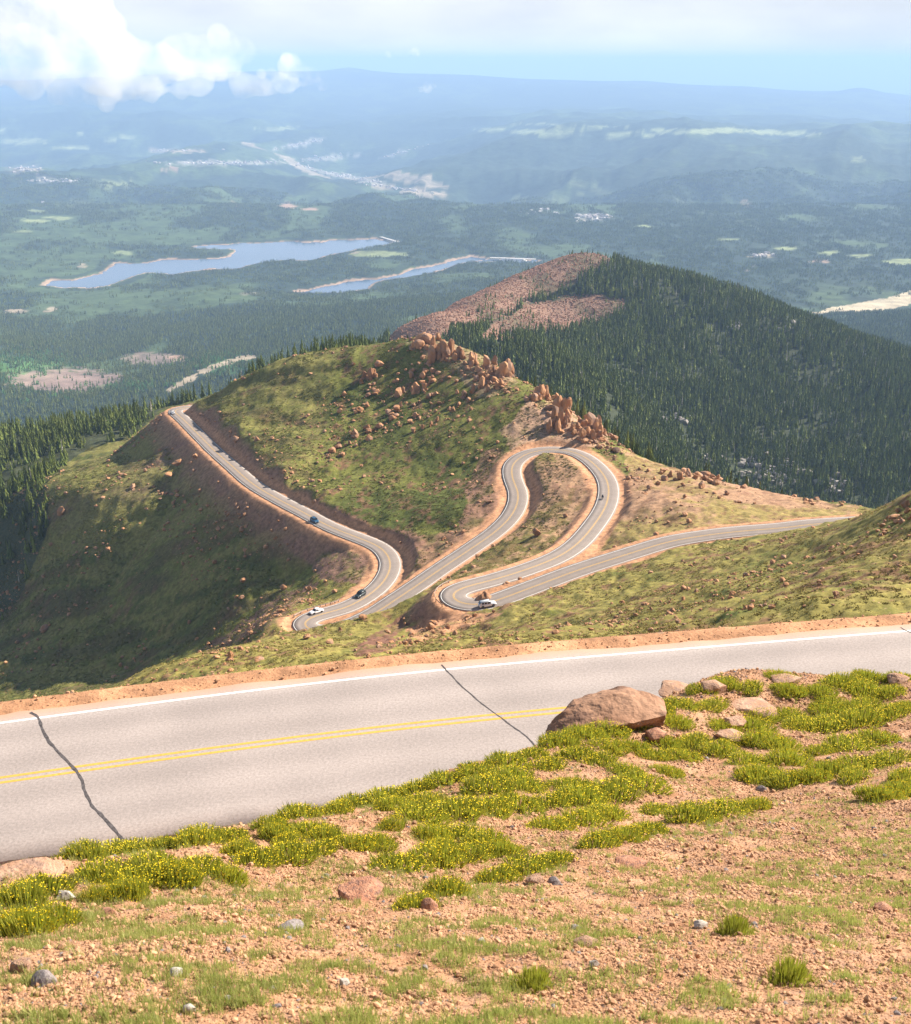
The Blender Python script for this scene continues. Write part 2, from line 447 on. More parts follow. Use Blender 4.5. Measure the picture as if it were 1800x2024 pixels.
ONES = 'zero one two three four five six seven eight nine ten eleven twelve thirteen fourteen fifteen sixteen seventeen eighteen nineteen'.split()
TENS = 'x x twenty thirty forty fifty sixty seventy eighty ninety'.split()
def words(n):
    n = int(max(0, min(100, round(n))))
    if n == 100: return 'hundred'
    return ONES[n] if n < 20 else TENS[n // 10] + ('-' + ONES[n % 10] if n % 10 else '')
USED = set()
def where(p, adj=('',)):
    a, b, _ = proj(p[0], p[1], p[2])
    return '%s percent across, %s percent down' % (words(a / 18), words(b / 20.24))
def uniq(lab):
    for k in ('', 'lower ', 'paler ', 'narrower ', 'rearmost ', 'further ', 'lowest ', 'outer ', 'hindmost ', 'nearer ', 'squatter ', 'rougher '):
        if k + lab not in USED:
            USED.add(k + lab); return k + lab
    return lab
def where_old(p):
    a, b, _ = proj(p[0], p[1], p[2])
    return '%.1f%% across and %.1f%% down the photo' % (a / 18, b / 20.24)
# ------------------------------------------------------------------ object helpers
def setp(o, label=None, cat=None, group=None, kind=None):
    if label: o['label'] = uniq(label) if 'percent' in label else label
    if cat: o['category'] = cat
    if group: o['group'] = group
    if kind: o['kind'] = kind
    return o
def mobj(name, me, mat=None, parent=None):
    if mat is not None and len(me.materials) == 0:
        me.materials.append(mat)
    o = bpy.data.objects.new(name, me); C.objects.link(o)
    if parent: o.parent = parent
    return o
def empty(name, loc=(0, 0, 0), rot=(0, 0, 0)):
    o = bpy.data.objects.new(name, None); C.objects.link(o)
    o.location = loc; o.rotation_euler = rot; o.empty_display_size = 0.2
    return o
def npmesh(name, V, Fc, smooth=True):
    """V (n,3), Fc (m,k) uniform faces"""
    me = bpy.data.meshes.new(name)
    V = np.asarray(V, np.float32); Fc = np.asarray(Fc, np.int32)
    me.vertices.add(len(V)); me.vertices.foreach_set('co', V.ravel())
    k = Fc.shape[1]
    me.loops.add(Fc.size); me.loops.foreach_set('vertex_index', Fc.ravel())
    me.polygons.add(len(Fc)); me.polygons.foreach_set('loop_start', np.arange(0, Fc.size, k, dtype=np.int32))
    me.polygons.foreach_set('loop_total', np.full(len(Fc), k, np.int32))
    me.polygons.foreach_set('use_smooth', np.full(len(Fc), smooth))
    me.update(calc_edges=True)
    return me
def gridfaces(nr, nc):
    i = np.arange(nr - 1)[:, None] * nc + np.arange(nc - 1)[None]
    return np.stack([i, i + 1, i + nc + 1, i + nc], -1).reshape(-1, 4)
def colattr(me, name, col):
    a = me.attributes.new(name, 'FLOAT_COLOR', 'POINT')
    c = np.ones((len(col), 4), np.float32); c[:, :3] = col
    a.data.foreach_set('color', c.ravel())
def fattr(me, name, v):
    a = me.attributes.new(name, 'FLOAT', 'POINT'); a.data.foreach_set('value', np.asarray(v, np.float32))

# ------------------------------------------------------------------ materials
def mat(name, color=(.5, .5, .5), rough=.8, metal=0.0, spec=None):
    m = bpy.data.materials.new(name); m.use_nodes = True
    b = m.node_tree.nodes['Principled BSDF']
    b.inputs['Base Color'].default_value = (*color, 1); b.inputs['Roughness'].default_value = rough
    b.inputs['Metallic'].default_value = metal
    if spec is not None: b.inputs['Specular IOR Level'].default_value = spec
    return m
def noisy(name, c1, c2, scale, rough=.85, detail=5, bump=0.0, bscale=None, bdist=0.05, random_amt=0.0, spec=.2, c3=None, s3=None, coord='Object'):
    m = mat(name, c1, rough, spec=spec); nt = m.node_tree; b = nt.nodes['Principled BSDF']
    L = nt.links.new
    tc = N(nt, 'ShaderNodeTexCoord')
    n1 = N(nt, 'ShaderNodeTexNoise'); n1.inputs['Scale'].default_value = scale; n1.inputs['Detail'].default_value = detail
    r = N(nt, 'ShaderNodeValToRGB'); r.color_ramp.elements[0].position = .35; r.color_ramp.elements[1].position = .65
    r.color_ramp.elements[0].color = (*c1, 1); r.color_ramp.elements[1].color = (*c2, 1)
    vec = tc.outputs[coord]
    if coord == 'Object' and random_amt:
        oi = N(nt, 'ShaderNodeObjectInfo'); ad = N(nt, 'ShaderNodeVectorMath', operation='ADD')
        sc = N(nt, 'ShaderNodeVectorMath', operation='SCALE'); sc.inputs['Scale'].default_value = 37.0
        L(oi.outputs['Random'], sc.inputs[0]); L(sc.outputs[0], ad.inputs[1]); L(vec, ad.inputs[0]); vec = ad.outputs[0]
    L(vec, n1.inputs['Vector']); L(n1.outputs['Fac'], r.inputs['Fac'])
    out = r.outputs['Color']
    if c3 is not None:
        n3 = N(nt, 'ShaderNodeTexNoise'); n3.inputs['Scale'].default_value = s3; n3.inputs['Detail'].default_value = 4
        r3 = N(nt, 'ShaderNodeValToRGB'); r3.color_ramp.elements[0].position = .5; r3.color_ramp.elements[1].position = .62
        mx = N(nt, 'ShaderNodeMix', data_type='RGBA'); mx.inputs[7].default_value = (*c3, 1)
        L(vec, n3.inputs['Vector']); L(n3.outputs['Fac'], r3.inputs['Fac']); L(r3.outputs['Color'], mx.inputs['Factor']); L(out, mx.inputs[6]); out = mx.outputs[2]
    if random_amt:
        oi = N(nt, 'ShaderNodeObjectInfo')
        mr = N(nt, 'ShaderNodeMapRange'); mr.inputs['To Min'].default_value = 1 - random_amt; mr.inputs['To Max'].default_value = 1 + random_amt
        hs = N(nt, 'ShaderNodeHueSaturation')
        L(oi.outputs['Random'], mr.inputs['Value']); L(mr.outputs[0], hs.inputs['Value']); L(out, hs.inputs['Color']); out = hs.outputs['Color']
    L(out, b.inputs['Base Color'])
    if bump:
        n2 = N(nt, 'ShaderNodeTexNoise'); n2.inputs['Scale'].default_value = bscale or scale * 3; n2.inputs['Detail'].default_value = 6
        bp = N(nt, 'ShaderNodeBump'); bp.inputs['Strength'].default_value = bump; bp.inputs['Distance'].default_value = bdist
        L(vec, n2.inputs['Vector']); L(n2.outputs['Fac'], bp.inputs['Height']); L(bp.outputs['Normal'], b.inputs['Normal'])
    return m

M_rock = noisy('granite', (.29, .14, .066), (.44, .235, .12), .5, bump=.9, bscale=1.6, bdist=.5, random_amt=.16, c3=(.27, .17, .12), s3=1.3)
M_rockpale = noisy('scree_rock', (.22, .11, .072), (.36, .20, .13), .5, random_amt=.3, bump=.3, bscale=2)
M_rockgrey = noisy('grey_rock', (.20, .18, .16), (.32, .29, .26), .5, random_amt=.25)
M_stone = noisy('foreground_stone', (.33, .185, .115), (.47, .30, .205), 3.0, bump=.7, bscale=18, bdist=.03, random_amt=.1, c3=(.30, .19, .14), s3=5)
M_stonegrey = noisy('grey_stone', (.17, .14, .14), (.28, .25, .24), 8.0, bump=.5, bscale=40, bdist=.01, random_amt=.1)
M_stonewhite = noisy('pale_quartz', (.34, .30, .26), (.46, .42, .38), 10.0, bump=.4, bscale=40, bdist=.01)
M_stonered = noisy('red_stone', (.33, .15, .09), (.47, .25, .16), 5.0, bump=.6, bscale=25, bdist=.02, c3=(.22, .12, .09), s3=9)
M_pebble = noisy('gravel_stone', (.30, .155, .08), (.53, .32, .19), 12.0, random_amt=.35)
M_needle = noisy('conifer_needles', (.055, .080, .018), (.135, .158, .036), 1.2, rough=.9, random_amt=.4, spec=.1)
M_needle_young = noisy('bright_needles', (.06, .085, .02), (.09, .12, .03), 1.2, rough=.9, random_amt=.3, spec=.1)
M_aspen = noisy('aspen_leaves', (.05, .13, .03), (.08, .18, .045), 1.2, rough=.9, random_amt=.3, spec=.1)
M_bark = noisy('bark', (.09, .07, .055), (.14, .11, .09), 3.0)

def terrain_material():
    m = mat('mountain_ground', (.2, .2, .1), .95, spec=.1); nt = m.node_tree; b = nt.nodes['Principled BSDF']; L = nt.links.new
    ca = N(nt, 'ShaderNodeAttribute', attribute_name='Col'); ga = N(nt, 'ShaderNodeAttribute', attribute_name='grain')
    fa = N(nt, 'ShaderNodeAttribute', attribute_name='far')
    tc = N(nt, 'ShaderNodeTexCoord')
    n1 = N(nt, 'ShaderNodeTexNoise'); n1.inputs['Scale'].default_value = .55; n1.inputs['Detail'].default_value = 7; n1.inputs['Roughness'].default_value = .7
    n2 = N(nt, 'ShaderNodeTexNoise'); n2.inputs['Scale'].default_value = .012; n2.inputs['Detail'].default_value = 8; n2.inputs['Roughness'].default_value = .72
    mxn = N(nt, 'ShaderNodeMix', data_type='FLOAT')
    L(tc.outputs['Object'], n1.inputs['Vector']); L(tc.outputs['Object'], n2.inputs['Vector'])
    L(fa.outputs['Fac'], mxn.inputs[0]); L(n1.outputs['Fac'], mxn.inputs[2]); L(n2.outputs['Fac'], mxn.inputs[3])
    mr = N(nt, 'ShaderNodeMapRange'); mr.inputs['From Min'].default_value = .3; mr.inputs['From Max'].default_value = .7
    mr.inputs['To Min'].default_value = -1; mr.inputs['To Max'].default_value = 1
    L(mxn.outputs[0], mr.inputs['Value'])
    mu = N(nt, 'ShaderNodeMath', operation='MULTIPLY'); L(mr.outputs[0], mu.inputs[0]); L(ga.outputs['Fac'], mu.inputs[1])
    ad = N(nt, 'ShaderNodeMath', operation='ADD'); ad.inputs[1].default_value = 1.0; L(mu.outputs[0], ad.inputs[0])
    hs = N(nt, 'ShaderNodeHueSaturation'); L(ca.outputs['Color'], hs.inputs['Color']); L(ad.outputs[0], hs.inputs['Value'])
    # stones and bare grit showing through turf
    vo = N(nt, 'ShaderNodeTexVoronoi'); vo.inputs['Scale'].default_value = 1.1; vo.inputs['Randomness'].default_value = 1
    L(tc.outputs['Object'], vo.inputs['Vector'])
    lt = N(nt, 'ShaderNodeMath', operation='LESS_THAN'); lt.inputs[1].default_value = .17; L(vo.outputs['Distance'], lt.inputs[0])
    sa = N(nt, 'ShaderNodeAttribute', attribute_name='stony')
    wn = N(nt, 'ShaderNodeSeparateColor'); L(vo.outputs['Color'], wn.inputs[0])
    l2 = N(nt, 'ShaderNodeMath', operation='LESS_THAN'); L(wn.outputs[0], l2.inputs[0]); L(sa.outputs['Fac'], l2.inputs[1])
    m2 = N(nt, 'ShaderNodeMath', operation='MULTIPLY'); L(lt.outputs[0], m2.inputs[0]); L(l2.outputs[0], m2.inputs[1])
    mx = N(nt, 'ShaderNodeMix', data_type='RGBA'); mx.inputs[7].default_value = (.36, .235, .15, 1)
    L(m2.outputs[0], mx.inputs['Factor']); L(hs.outputs['Color'], mx.inputs[6])
    L(mx.outputs[2], b.inputs['Base Color'])
    bp = N(nt, 'ShaderNodeBump'); bp.inputs['Strength'].default_value = .5
    md = N(nt, 'ShaderNodeMapRange'); md.inputs['To Min'].default_value = .5; md.inputs['To Max'].default_value = 25
    L(fa.outputs['Fac'], md.inputs['Value']); L(md.outputs[0], bp.inputs['Distance'])
    L(mxn.outputs[0], bp.inputs['Height']); L(bp.outputs['Normal'], b.inputs['Normal'])
    return m
M_ground = terrain_material()

def asphalt(name, c, speck, scale):
    m = mat(name, c, .85, spec=.25); nt = m.node_tree; b = nt.nodes['Principled BSDF']; L = nt.links.new
    tc = N(nt, 'ShaderNodeTexCoord')
    n1 = N(nt, 'ShaderNodeTexNoise'); n1.inputs['Scale'].default_value = scale; n1.inputs['Detail'].default_value = 3; n1.inputs['Roughness'].default_value = .8
    n2 = N(nt, 'ShaderNodeTexNoise'); n2.inputs['Scale'].default_value = .35; n2.inputs['Detail'].default_value = 5
    lat = N(nt, 'ShaderNodeAttribute', attribute_name='lat')
    # wheel paths slightly darker, edges dusty
    mm = N(nt, 'ShaderNodeMath', operation='MULTIPLY'); mm.inputs[1].default_value = 3.6; L(lat.outputs['Fac'], mm.inputs[0])
    cs = N(nt, 'ShaderNodeMath', operation='COSINE'); L(mm.outputs[0], cs.inputs[0])
    a = N(nt, 'ShaderNodeMapRange'); a.inputs['From Min'].default_value = .3; a.inputs['From Max'].default_value = .7
    a.inputs['To Min'].default_value = 1 - speck; a.inputs['To Max'].default_value = 1 + speck
    L(tc.outputs['Object'], n1.inputs['Vector']); L(tc.outputs['Object'], n2.inputs['Vector']); L(n1.outputs['Fac'], a.inputs['Value'])
    c2 = N(nt, 'ShaderNodeMapRange'); c2.inputs['From Min'].default_value = .3; c2.inputs['From Max'].default_value = .7; c2.inputs['To Min'].default_value = .93; c2.inputs['To Max'].default_value = 1.07
    L(n2.outputs['Fac'], c2.inputs['Value'])
    c3 = N(nt, 'ShaderNodeMapRange'); c3.inputs['From Min'].default_value = -1; c3.inputs['From Max'].default_value = 1; c3.inputs['To Min'].default_value = .93; c3.inputs['To Max'].default_value = 1.06
    L(cs.outputs[0], c3.inputs['Value'])
    m1 = N(nt, 'ShaderNodeMath', operation='MULTIPLY'); L(a.outputs[0], m1.inputs[0]); L(c2.outputs[0], m1.inputs[1])
    m2 = N(nt, 'ShaderNodeMath', operation='MULTIPLY'); L(m1.outputs[0], m2.inputs[0]); L(c3.outputs[0], m2.inputs[1])
    hs = N(nt, 'ShaderNodeHueSaturation'); hs.inputs['Color'].default_value = (*c, 1); L(m2.outputs[0], hs.inputs['Value'])
    # dust from the verges
    ab = N(nt, 'ShaderNodeMath', operation='MULTIPLY'); ab.inputs[1].default_value = 1.0; L(lat.outputs['Fac'], ab.inputs[0])
    dn = N(nt, 'ShaderNodeMath', operation='ADD'); L(ab.outputs[0], dn.inputs[0])
    n4 = N(nt, 'ShaderNodeMath', operation='MULTIPLY'); n4.inputs[1].default_value = .5; L(n1.outputs['Fac'], n4.inputs[0]); L(n4.outputs[0], dn.inputs[1])
    mr = N(nt, 'ShaderNodeMapRange'); mr.inputs['From Min'].default_value = 3.65; mr.inputs['From Max'].default_value = 4.25; L(dn.outputs[0], mr.inputs['Value'])
    mx = N(nt, 'ShaderNodeMix', data_type='RGBA'); mx.inputs[7].default_value = (.46, .29, .20, 1); L(mr.outputs[0], mx.inputs['Factor']); L(hs.outputs['Color'], mx.inputs[6])
    L(mx.outputs[2], b.inputs['Base Color'])
    bp = N(nt, 'ShaderNodeBump'); bp.inputs['Strength'].default_value = .25; bp.inputs['Distance'].default_value = .01
    L(n1.outputs['Fac'], bp.inputs['Height']); L(bp.outputs['Normal'], b.inputs['Normal'])
    return m
M_asph = asphalt('worn_asphalt', (.31, .27, .252), .24, 11)
M_asph_far = asphalt('far_asphalt', (.225, .190, .168), .10, 2.0)
M_white = noisy('white_paint', (.62, .61, .58), (.78, .77, .74), 9, rough=.6)
M_yellow = noisy('yellow_paint', (.50, .29, .055), (.60, .37, .09), 9, rough=.6)
M_tar = noisy('crack_tar', (.05, .045, .045), (.11, .10, .10), 8, rough=.6)

# ------------------------------------------------------------------ the ground, one sheet to the horizon
def lnrange(a, b, k):
    n = int(math.log(b / a) / k) + 1
    return np.exp(np.linspace(math.log(a), math.log(b), n + 1))[:-1]
YR = np.concatenate([lnrange(17, 120, .010), lnrange(120, 700, .0034), lnrange(700, 1650, .0042), lnrange(1650, 6500, .0046), lnrange(6500, 110000, .0125), [110000]])
sc_ = np.concatenate([np.linspace(-1.3, -.47, 34)[:-1], np.linspace(-.47, .47, 500), np.linspace(.47, 1.3, 34)[1:]])
GX = sc_[None] * (YR[:, None] + 22); GY = np.repeat(YR[:, None], len(sc_), 1)
GZ, CUT, DR, LSD = height(GX, GY, info=True)
PX, PY, _ = proj(GX, GY, GZ)
nwob = np.clip(18 * 400 / np.maximum(GY, 400), 2, 18)
WX = PX + nwob * 2 * (fbm(GX / 14, GY / 14, 91, 3) - .5) * np.where(GY < 900, 1, 0) + np.where(GY >= 900, 24, 0) * (fbm(GX / GY * 120, np.log(GY) * 120, 92, 3) - .5)
WY = PY + nwob * 1.6 * (fbm(GX / 14, GY / 14, 93, 3) - .5) * np.where(GY < 900, 1, 0) + np.where(GY >= 900, 7, 0) * (fbm(GX / GY * 120, np.log(GY) * 120, 94, 3) - .5)

col = np.zeros(GX.shape + (3,)); grain = np.full(GX.shape, .35); stony = np.zeros(GX.shape)
def paint(mask, c, a=1.0):
    k = (np.asarray(mask, float) * a)[..., None]
    col[:] = col * (1 - k) + np.array(c) * k
n_lo = fbm(GX / 26, GY / 34, 101, 4); n_mid = fbm(GX / 6, GY / 9, 103, 4); n_hi = fbm(GX / 1.6, GY / 2.2, 105, 3)
GRASS = (.125, .130, .030); GRASS2 = (.225, .190, .055); GRASSD = (.078, .092, .022)
DIRT = (.42, .225, .125); REDD = (.17, .085, .055); PINK = (.335, .20, .125); TUNDRA = (.27, .20, .115)
mid = GY < 900
paint(mid, GRASS)
paint(mid & (GY < 340), GRASS2, .8)
paint(mid, GRASSD, 1); paint(mid, GRASS, sm(n_lo, .35, .6)); paint(mid, GRASS2, .92 * sm(GY, 345, 300) * sm(n_mid, .15, .45))
paint(mid, REDD, .8 * sm(n_mid * .5 + n_hi * .5, .55, .66))
def px_poly(P): return inpoly(WX, WY, P) & (GY < 900)
# tundra and grit right of the hairpins
pr = px_poly([(1215, 880), (1300, 915), (1450, 950), (1700, 1000), (1700, 1040), (1600, 1036), (1450, 1046), (1330, 1062), (1240, 1090), (1180, 1110), (1215, 1040), (1240, 990), (1240, 930)]) & (GY > 285)
paint(pr, PINK, .9); paint(pr, GRASS2, .8 * sm(n_lo * .5 + n_mid * .3 + n_hi * .2, .45, .55)); paint(pr, REDD, .6 * sm(n_mid * .5 + n_hi * .5, .52, .62))
isl = px_poly([(1035, 900), (1110, 895), (1170, 930), (1185, 965), (1160, 1020), (1110, 1080), (900, 1150), (840, 1165), (960, 1090), (1050, 1010), (1050, 960)])
paint(isl, PINK, .85); paint(isl, GRASS, .85 * sm(n_lo * .4 + n_mid * .4 + n_hi * .2, .46, .54)); paint(isl, REDD, .5 * sm(n_mid * .5 + n_hi * .5, .52, .62))
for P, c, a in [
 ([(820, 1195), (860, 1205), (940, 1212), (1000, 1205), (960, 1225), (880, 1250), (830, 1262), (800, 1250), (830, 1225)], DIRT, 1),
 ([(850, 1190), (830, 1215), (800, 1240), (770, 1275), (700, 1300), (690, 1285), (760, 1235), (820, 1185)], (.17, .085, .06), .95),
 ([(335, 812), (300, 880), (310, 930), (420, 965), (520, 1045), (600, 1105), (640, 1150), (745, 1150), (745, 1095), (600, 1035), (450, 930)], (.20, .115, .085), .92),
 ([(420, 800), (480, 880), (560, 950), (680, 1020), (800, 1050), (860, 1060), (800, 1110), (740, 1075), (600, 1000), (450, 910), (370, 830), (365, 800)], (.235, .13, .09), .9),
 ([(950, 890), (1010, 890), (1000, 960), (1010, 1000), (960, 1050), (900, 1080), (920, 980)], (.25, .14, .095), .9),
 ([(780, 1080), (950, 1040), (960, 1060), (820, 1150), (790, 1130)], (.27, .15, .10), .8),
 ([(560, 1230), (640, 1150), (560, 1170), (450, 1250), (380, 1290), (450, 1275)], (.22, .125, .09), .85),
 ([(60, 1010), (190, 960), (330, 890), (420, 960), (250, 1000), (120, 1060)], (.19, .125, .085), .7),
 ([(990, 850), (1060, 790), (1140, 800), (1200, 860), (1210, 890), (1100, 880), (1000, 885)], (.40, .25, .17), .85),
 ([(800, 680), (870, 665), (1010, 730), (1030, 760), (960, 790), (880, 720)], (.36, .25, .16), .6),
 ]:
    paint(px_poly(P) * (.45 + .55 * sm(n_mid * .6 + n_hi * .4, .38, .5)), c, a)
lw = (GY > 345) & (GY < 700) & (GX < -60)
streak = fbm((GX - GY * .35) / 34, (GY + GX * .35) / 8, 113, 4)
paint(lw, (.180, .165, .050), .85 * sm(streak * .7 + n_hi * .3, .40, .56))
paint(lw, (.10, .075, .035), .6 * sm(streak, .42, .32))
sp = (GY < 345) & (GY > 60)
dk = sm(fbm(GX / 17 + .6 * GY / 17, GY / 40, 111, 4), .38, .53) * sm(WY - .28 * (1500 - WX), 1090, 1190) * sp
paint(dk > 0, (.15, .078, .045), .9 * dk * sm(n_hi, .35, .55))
stony += np.where(mid, .10 + .35 * sm(n_lo, .5, .65), 0) + dk * .3
# road cuts, fills and verges
road_dirt = np.clip(np.abs(CUT) * 1.2, 0, 1) * (GY < 700)
paint(road_dirt > .02, (.27, .15, .10), .8 * road_dirt * sm(DR, 22, 9))
nearm = (GY < 60)
verge = sm(DR + 1.3 * (n_mid - .5) * 2, 8.6, 6.6) * (GY < 700)
paint(verge > 0, DIRT, verge)
stony = np.where(verge > .3, .04, stony) + np.abs(CUT) * .35 * (DR > 8)
grain = np.where(GY < 900, .50, grain)
# wooded ground
crest_x = [-420, -300, -175, -150, -80, -10, 20, 45, 60, 80, 110, 200, 400]
crest_y = [330, 420, 590, 590, 580, 552, 520, 475, 440, 400, 380, 345, 330]
def wood_density(X, Y, Z, px, py):
    cy = np.interp(X, crest_x, crest_y)
    d = sm(Y - cy, 16, 34)
    left = inpoly(px, py, [(-900, 700), (330, 800), (300, 832), (255, 862), (150, 898), (90, 950), (98, 1040), (66, 1130), (30, 1200), (-30, 1260), (-900, 1500)])
    d = np.where(X < -140, np.where(left & (Y > 380), 1.0, np.where(Y > 760, 1.0, 0)), d)
    bald = inpoly(px, py, [(768, 690), (770, 640), (900, 570), (1040, 490), (1140, 465), (1212, 495), (1205, 522), (1130, 560), (1060, 592), (980, 632), (900, 660), (840, 690)])
    bald |= inpoly(px, py, [(950, 665), (975, 638), (1040, 605), (1120, 588), (1180, 582), (1235, 592), (1235, 610), (1190, 640), (1120, 655), (1040, 662), (975, 675)])
    bald &= (Y > 900) & (Y < 1800)
    d = np.where(bald, .02, d)
    return d, bald
wd, BALD = wood_density(GX, GY, GZ, WX, WY)
woods = (wd > .4) & (GY < 2300) & (GY > 330)
paint(woods, (.045, .055, .030), .9)
paint(BALD, (.25, .155, .11), .95)
paint(BALD, (.10, .09, .05), .7 * sm(fbm(GX / 40, GY / 60, 133, 4), .5, .6))
farm = GY >= 1750
fw = sm(GY, 1600, 1900)
nf = fbm(GX / 260, GY / 420, 121, 5); nf2 = fbm(GX / 1500, GY / 2400, 123, 5)
FOREST = (.034, .054, .030)
paint(fw > 0, FOREST, fw)
clear = sm(nf * .6 + nf2 * .4, .545, .62) * fw * sm(GY, 60000, 9000)
paint(clear > 0, (.105, .155, .050), .45 * clear)
paint(fw > 0, (.022, .040, .028), .6 * sm(nf, .46, .36) * fw)
def blob(cx, cy, rx, ry, c, a=.9, slope=0.0):
    dx = (WX - cx); dy = (WY - cy) - slope * dx
    r = (dx / rx) ** 2 + (dy / ry) ** 2 + 2.0 * (fbm(GX / GY * 200, np.log(GY) * 420, 131, 4) - .5)
    k = sm(r, 1.3, .5) * (GY > 1700)
    paint(k > 0, c, a * k)
MEAD = (.27, .31, .14); TAN = (.38, .31, .22); PKK = (.40, .27, .20); TOWN = (.36, .34, .29); BRG = (.085, .19, .05)
for b_ in [(45,280,42,8,MEAD),(8,256,20,2,MEAD),(150,266,15,3,MEAD),(230,274,42,2,MEAD,.8,-.06),(155,292,60,3,MEAD),(525,255,58,3,MEAD,.9,-.05),(590,285,52,4,TOWN,.7,-.2),(50,335,35,7,TAN,.6),(110,358,60,3,TOWN,.7),(220,363,50,4,MEAD,.7),(340,298,60,2.5,TAN,.8,.02),(335,333,15,5,PKK),
 (440,322,115,4,TOWN,.75),(650,312,55,5,TOWN,.6,-.08),(620,335,70,3,TOWN,.6,.25),(700,352,60,5,TOWN,.75,.18),(790,374,75,4,TAN,.9,.13),(850,383,30,3,TAN),(790,302,45,3,TOWN,.45,-.25),(68,437,26,4,MEAD),(118,431,28,4,MEAD),(75,417,20,3,MEAD,.7),(150,405,42,7,MEAD,.4),(568,407,20,4,PKK),(615,414,18,3,PKK),(463,407,8,3,PKK),
 (975,257,28,4,MEAD),(1085,261,75,6,MEAD),(1225,267,62,4,MEAD),(1380,260,105,5,MEAD),(1550,263,85,4,MEAD,.9,.05),(1060,246,50,1.5,MEAD,.7),(1430,254,45,3,MEAD),(1200,250,80,1.5,MEAD,.6),(1700,313,22,3,MEAD,.6),(1170,430,38,8,TOWN,.5),(1070,418,20,4,TOWN,.5),(1025,395,20,4,MEAD,.5),(1270,448,22,3,MEAD,.8),
 (1440,473,28,3,MEAD,.7),(1558,492,24,3.5,MEAD),(1640,500,22,4,MEAD,.7),(1700,505,24,3.5,MEAD),(1505,505,26,4,TAN,.8),(1620,516,20,4,PKK,.7),(1782,517,36,6,MEAD),(1485,530,10,4,TAN,.9,-.6),(1470,400,12,5,PKK,.6,.7),(1480,410,10,3,PKK,.6,.3),
 (45,457,22,2,MEAD,.7),(33,615,26,4,TAN,.9),(100,612,9,5,TAN,.9),(500,580,28,2.5,TAN,.6),(245,500,16,5,MEAD,.6),(165,525,12,3,TAN,.8),(745,502,62,6,MEAD,.75,.05),(698,497,8,5,TAN),(50,730,75,28,BRG,.8),(450,722,50,16,BRG,.6),(130,752,120,24,(.27,.19,.16),.9,.02),(300,709,62,12,(.27,.20,.16),.8),(352,707,20,6,PKK),(250,765,60,6,BRG,.5),
 (400,735,26,4,TAN,.95,-.55),(448,717,28,3,TAN,.95,-.2),(1170,372,60,8,MEAD,.25,.35),(1350,400,60,10,MEAD,.25,.5),(1100,395,50,5,MEAD,.3,-.2),(1480,440,40,10,MEAD,.25,.5)]:
    blob(*b_)
k = inpoly(WX, WY, [(1600, 618), (1640, 607), (1700, 598), (1760, 588), (1810, 570), (1810, 600), (1730, 617), (1650, 622)]) & farm
paint(k, (.50, .42, .28), .95)
PALE_ROAD = np.array([(335, 768), (380, 747), (400, 735), (428, 722), (470, 709), (500, 706)], float)
paint((segdist(WX, WY, PALE_ROAD) < 4.5) & (GY > 1800), TAN, .95)
LR = [on_level(*np.array(l, float).T, -1000.)[:, :2] for l in [[(650, 345), (690, 352), (740, 364), (800, 375), (866, 384)], [(330, 322), (440, 318), (560, 322), (600, 335), (650, 345)]]]
for l in LR:
    dd = segdist(GX, GY, l); paint(dd < 90, TAN, .7 * (dd < 90) * (GY > 8000))
paint(LSD < 10 + 12 * vn(GX / 60, GY / 90, 135), (.36, .25, .175), .9)
paint((LSD < 70) & (LSD >= 26), FOREST, .9)
grain = np.where(GY > 1700, .55, grain)
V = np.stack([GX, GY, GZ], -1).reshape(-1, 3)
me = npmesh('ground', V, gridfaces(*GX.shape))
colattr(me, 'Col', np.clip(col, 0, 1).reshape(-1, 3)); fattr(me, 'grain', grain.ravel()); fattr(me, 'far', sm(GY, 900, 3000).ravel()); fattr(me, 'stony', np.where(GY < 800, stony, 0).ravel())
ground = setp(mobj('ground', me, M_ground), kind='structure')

# near slope
yr = np.concatenate([[-2.5, -1.5, -.6, .2], lnrange(1.0 + .6, 26 + .6, .0062) - .6])
sx = np.linspace(-.72, .72, 440)
NX = sx[None] * (np.maximum(yr, 0)[:, None] + 1.6); NY = np.repeat(yr[:, None], len(sx), 1)
NZ = near_h(NX, NY)
me = npmesh('hillside', np.stack([NX, NY, NZ], -1).reshape(-1, 3), gridfaces(*NX.shape))
M_grit = noisy('gravelly_soil', (.29, .145, .075), (.45, .26, .15), 2.2, bump=1.0, bscale=30, bdist=.03, c3=(.33, .19, .12), s3=7, detail=8)
setp(mobj('hillside', me, M_grit), kind='structure')

# ------------------------------------------------------------------ road surfaces
def ribbon(name, P, l, r, dz, mtl, parent=None, side=0.0, nlat=2, kind=None, wob=0.0):
    n = normals(P); nl = nlat
    lat = np.linspace(l, r, nl)
    rows = []
    for k, la in enumerate(lat):
        off = np.full(len(P), la)
        if wob and k in (0, nl - 1):
            off = off + wob * (fbm(np.arange(len(P)) * .45, np.full(len(P), la), 7, 3) - .5) * 2
        rows.append(np.stack([P[:, 0] + n[:, 0] * off, P[:, 1] + n[:, 1] * off, P[:, 2] + dz], -1))
    latv = np.repeat(lat[None], len(P), 0)
    A = np.stack(rows, 1)
    if side:
        a = A[:, :1].copy(); b = A[:, -1:].copy(); a[..., 2] -= side; b[..., 2] -= side
        A = np.concatenate([a, A, b], 1); latv = np.concatenate([latv[:, :1], latv, latv[:, -1:]], 1)
    m_ = npmesh(name, A.reshape(-1, 3), gridfaces(len(P), A.shape[1])[:, ::-1])
    fattr(m_, 'lat', latv.ravel())
    o = mobj(name, m_, mtl, parent)
    if kind: o['kind'] = kind
    return o
NR = resample(NEAR, .5, 0)
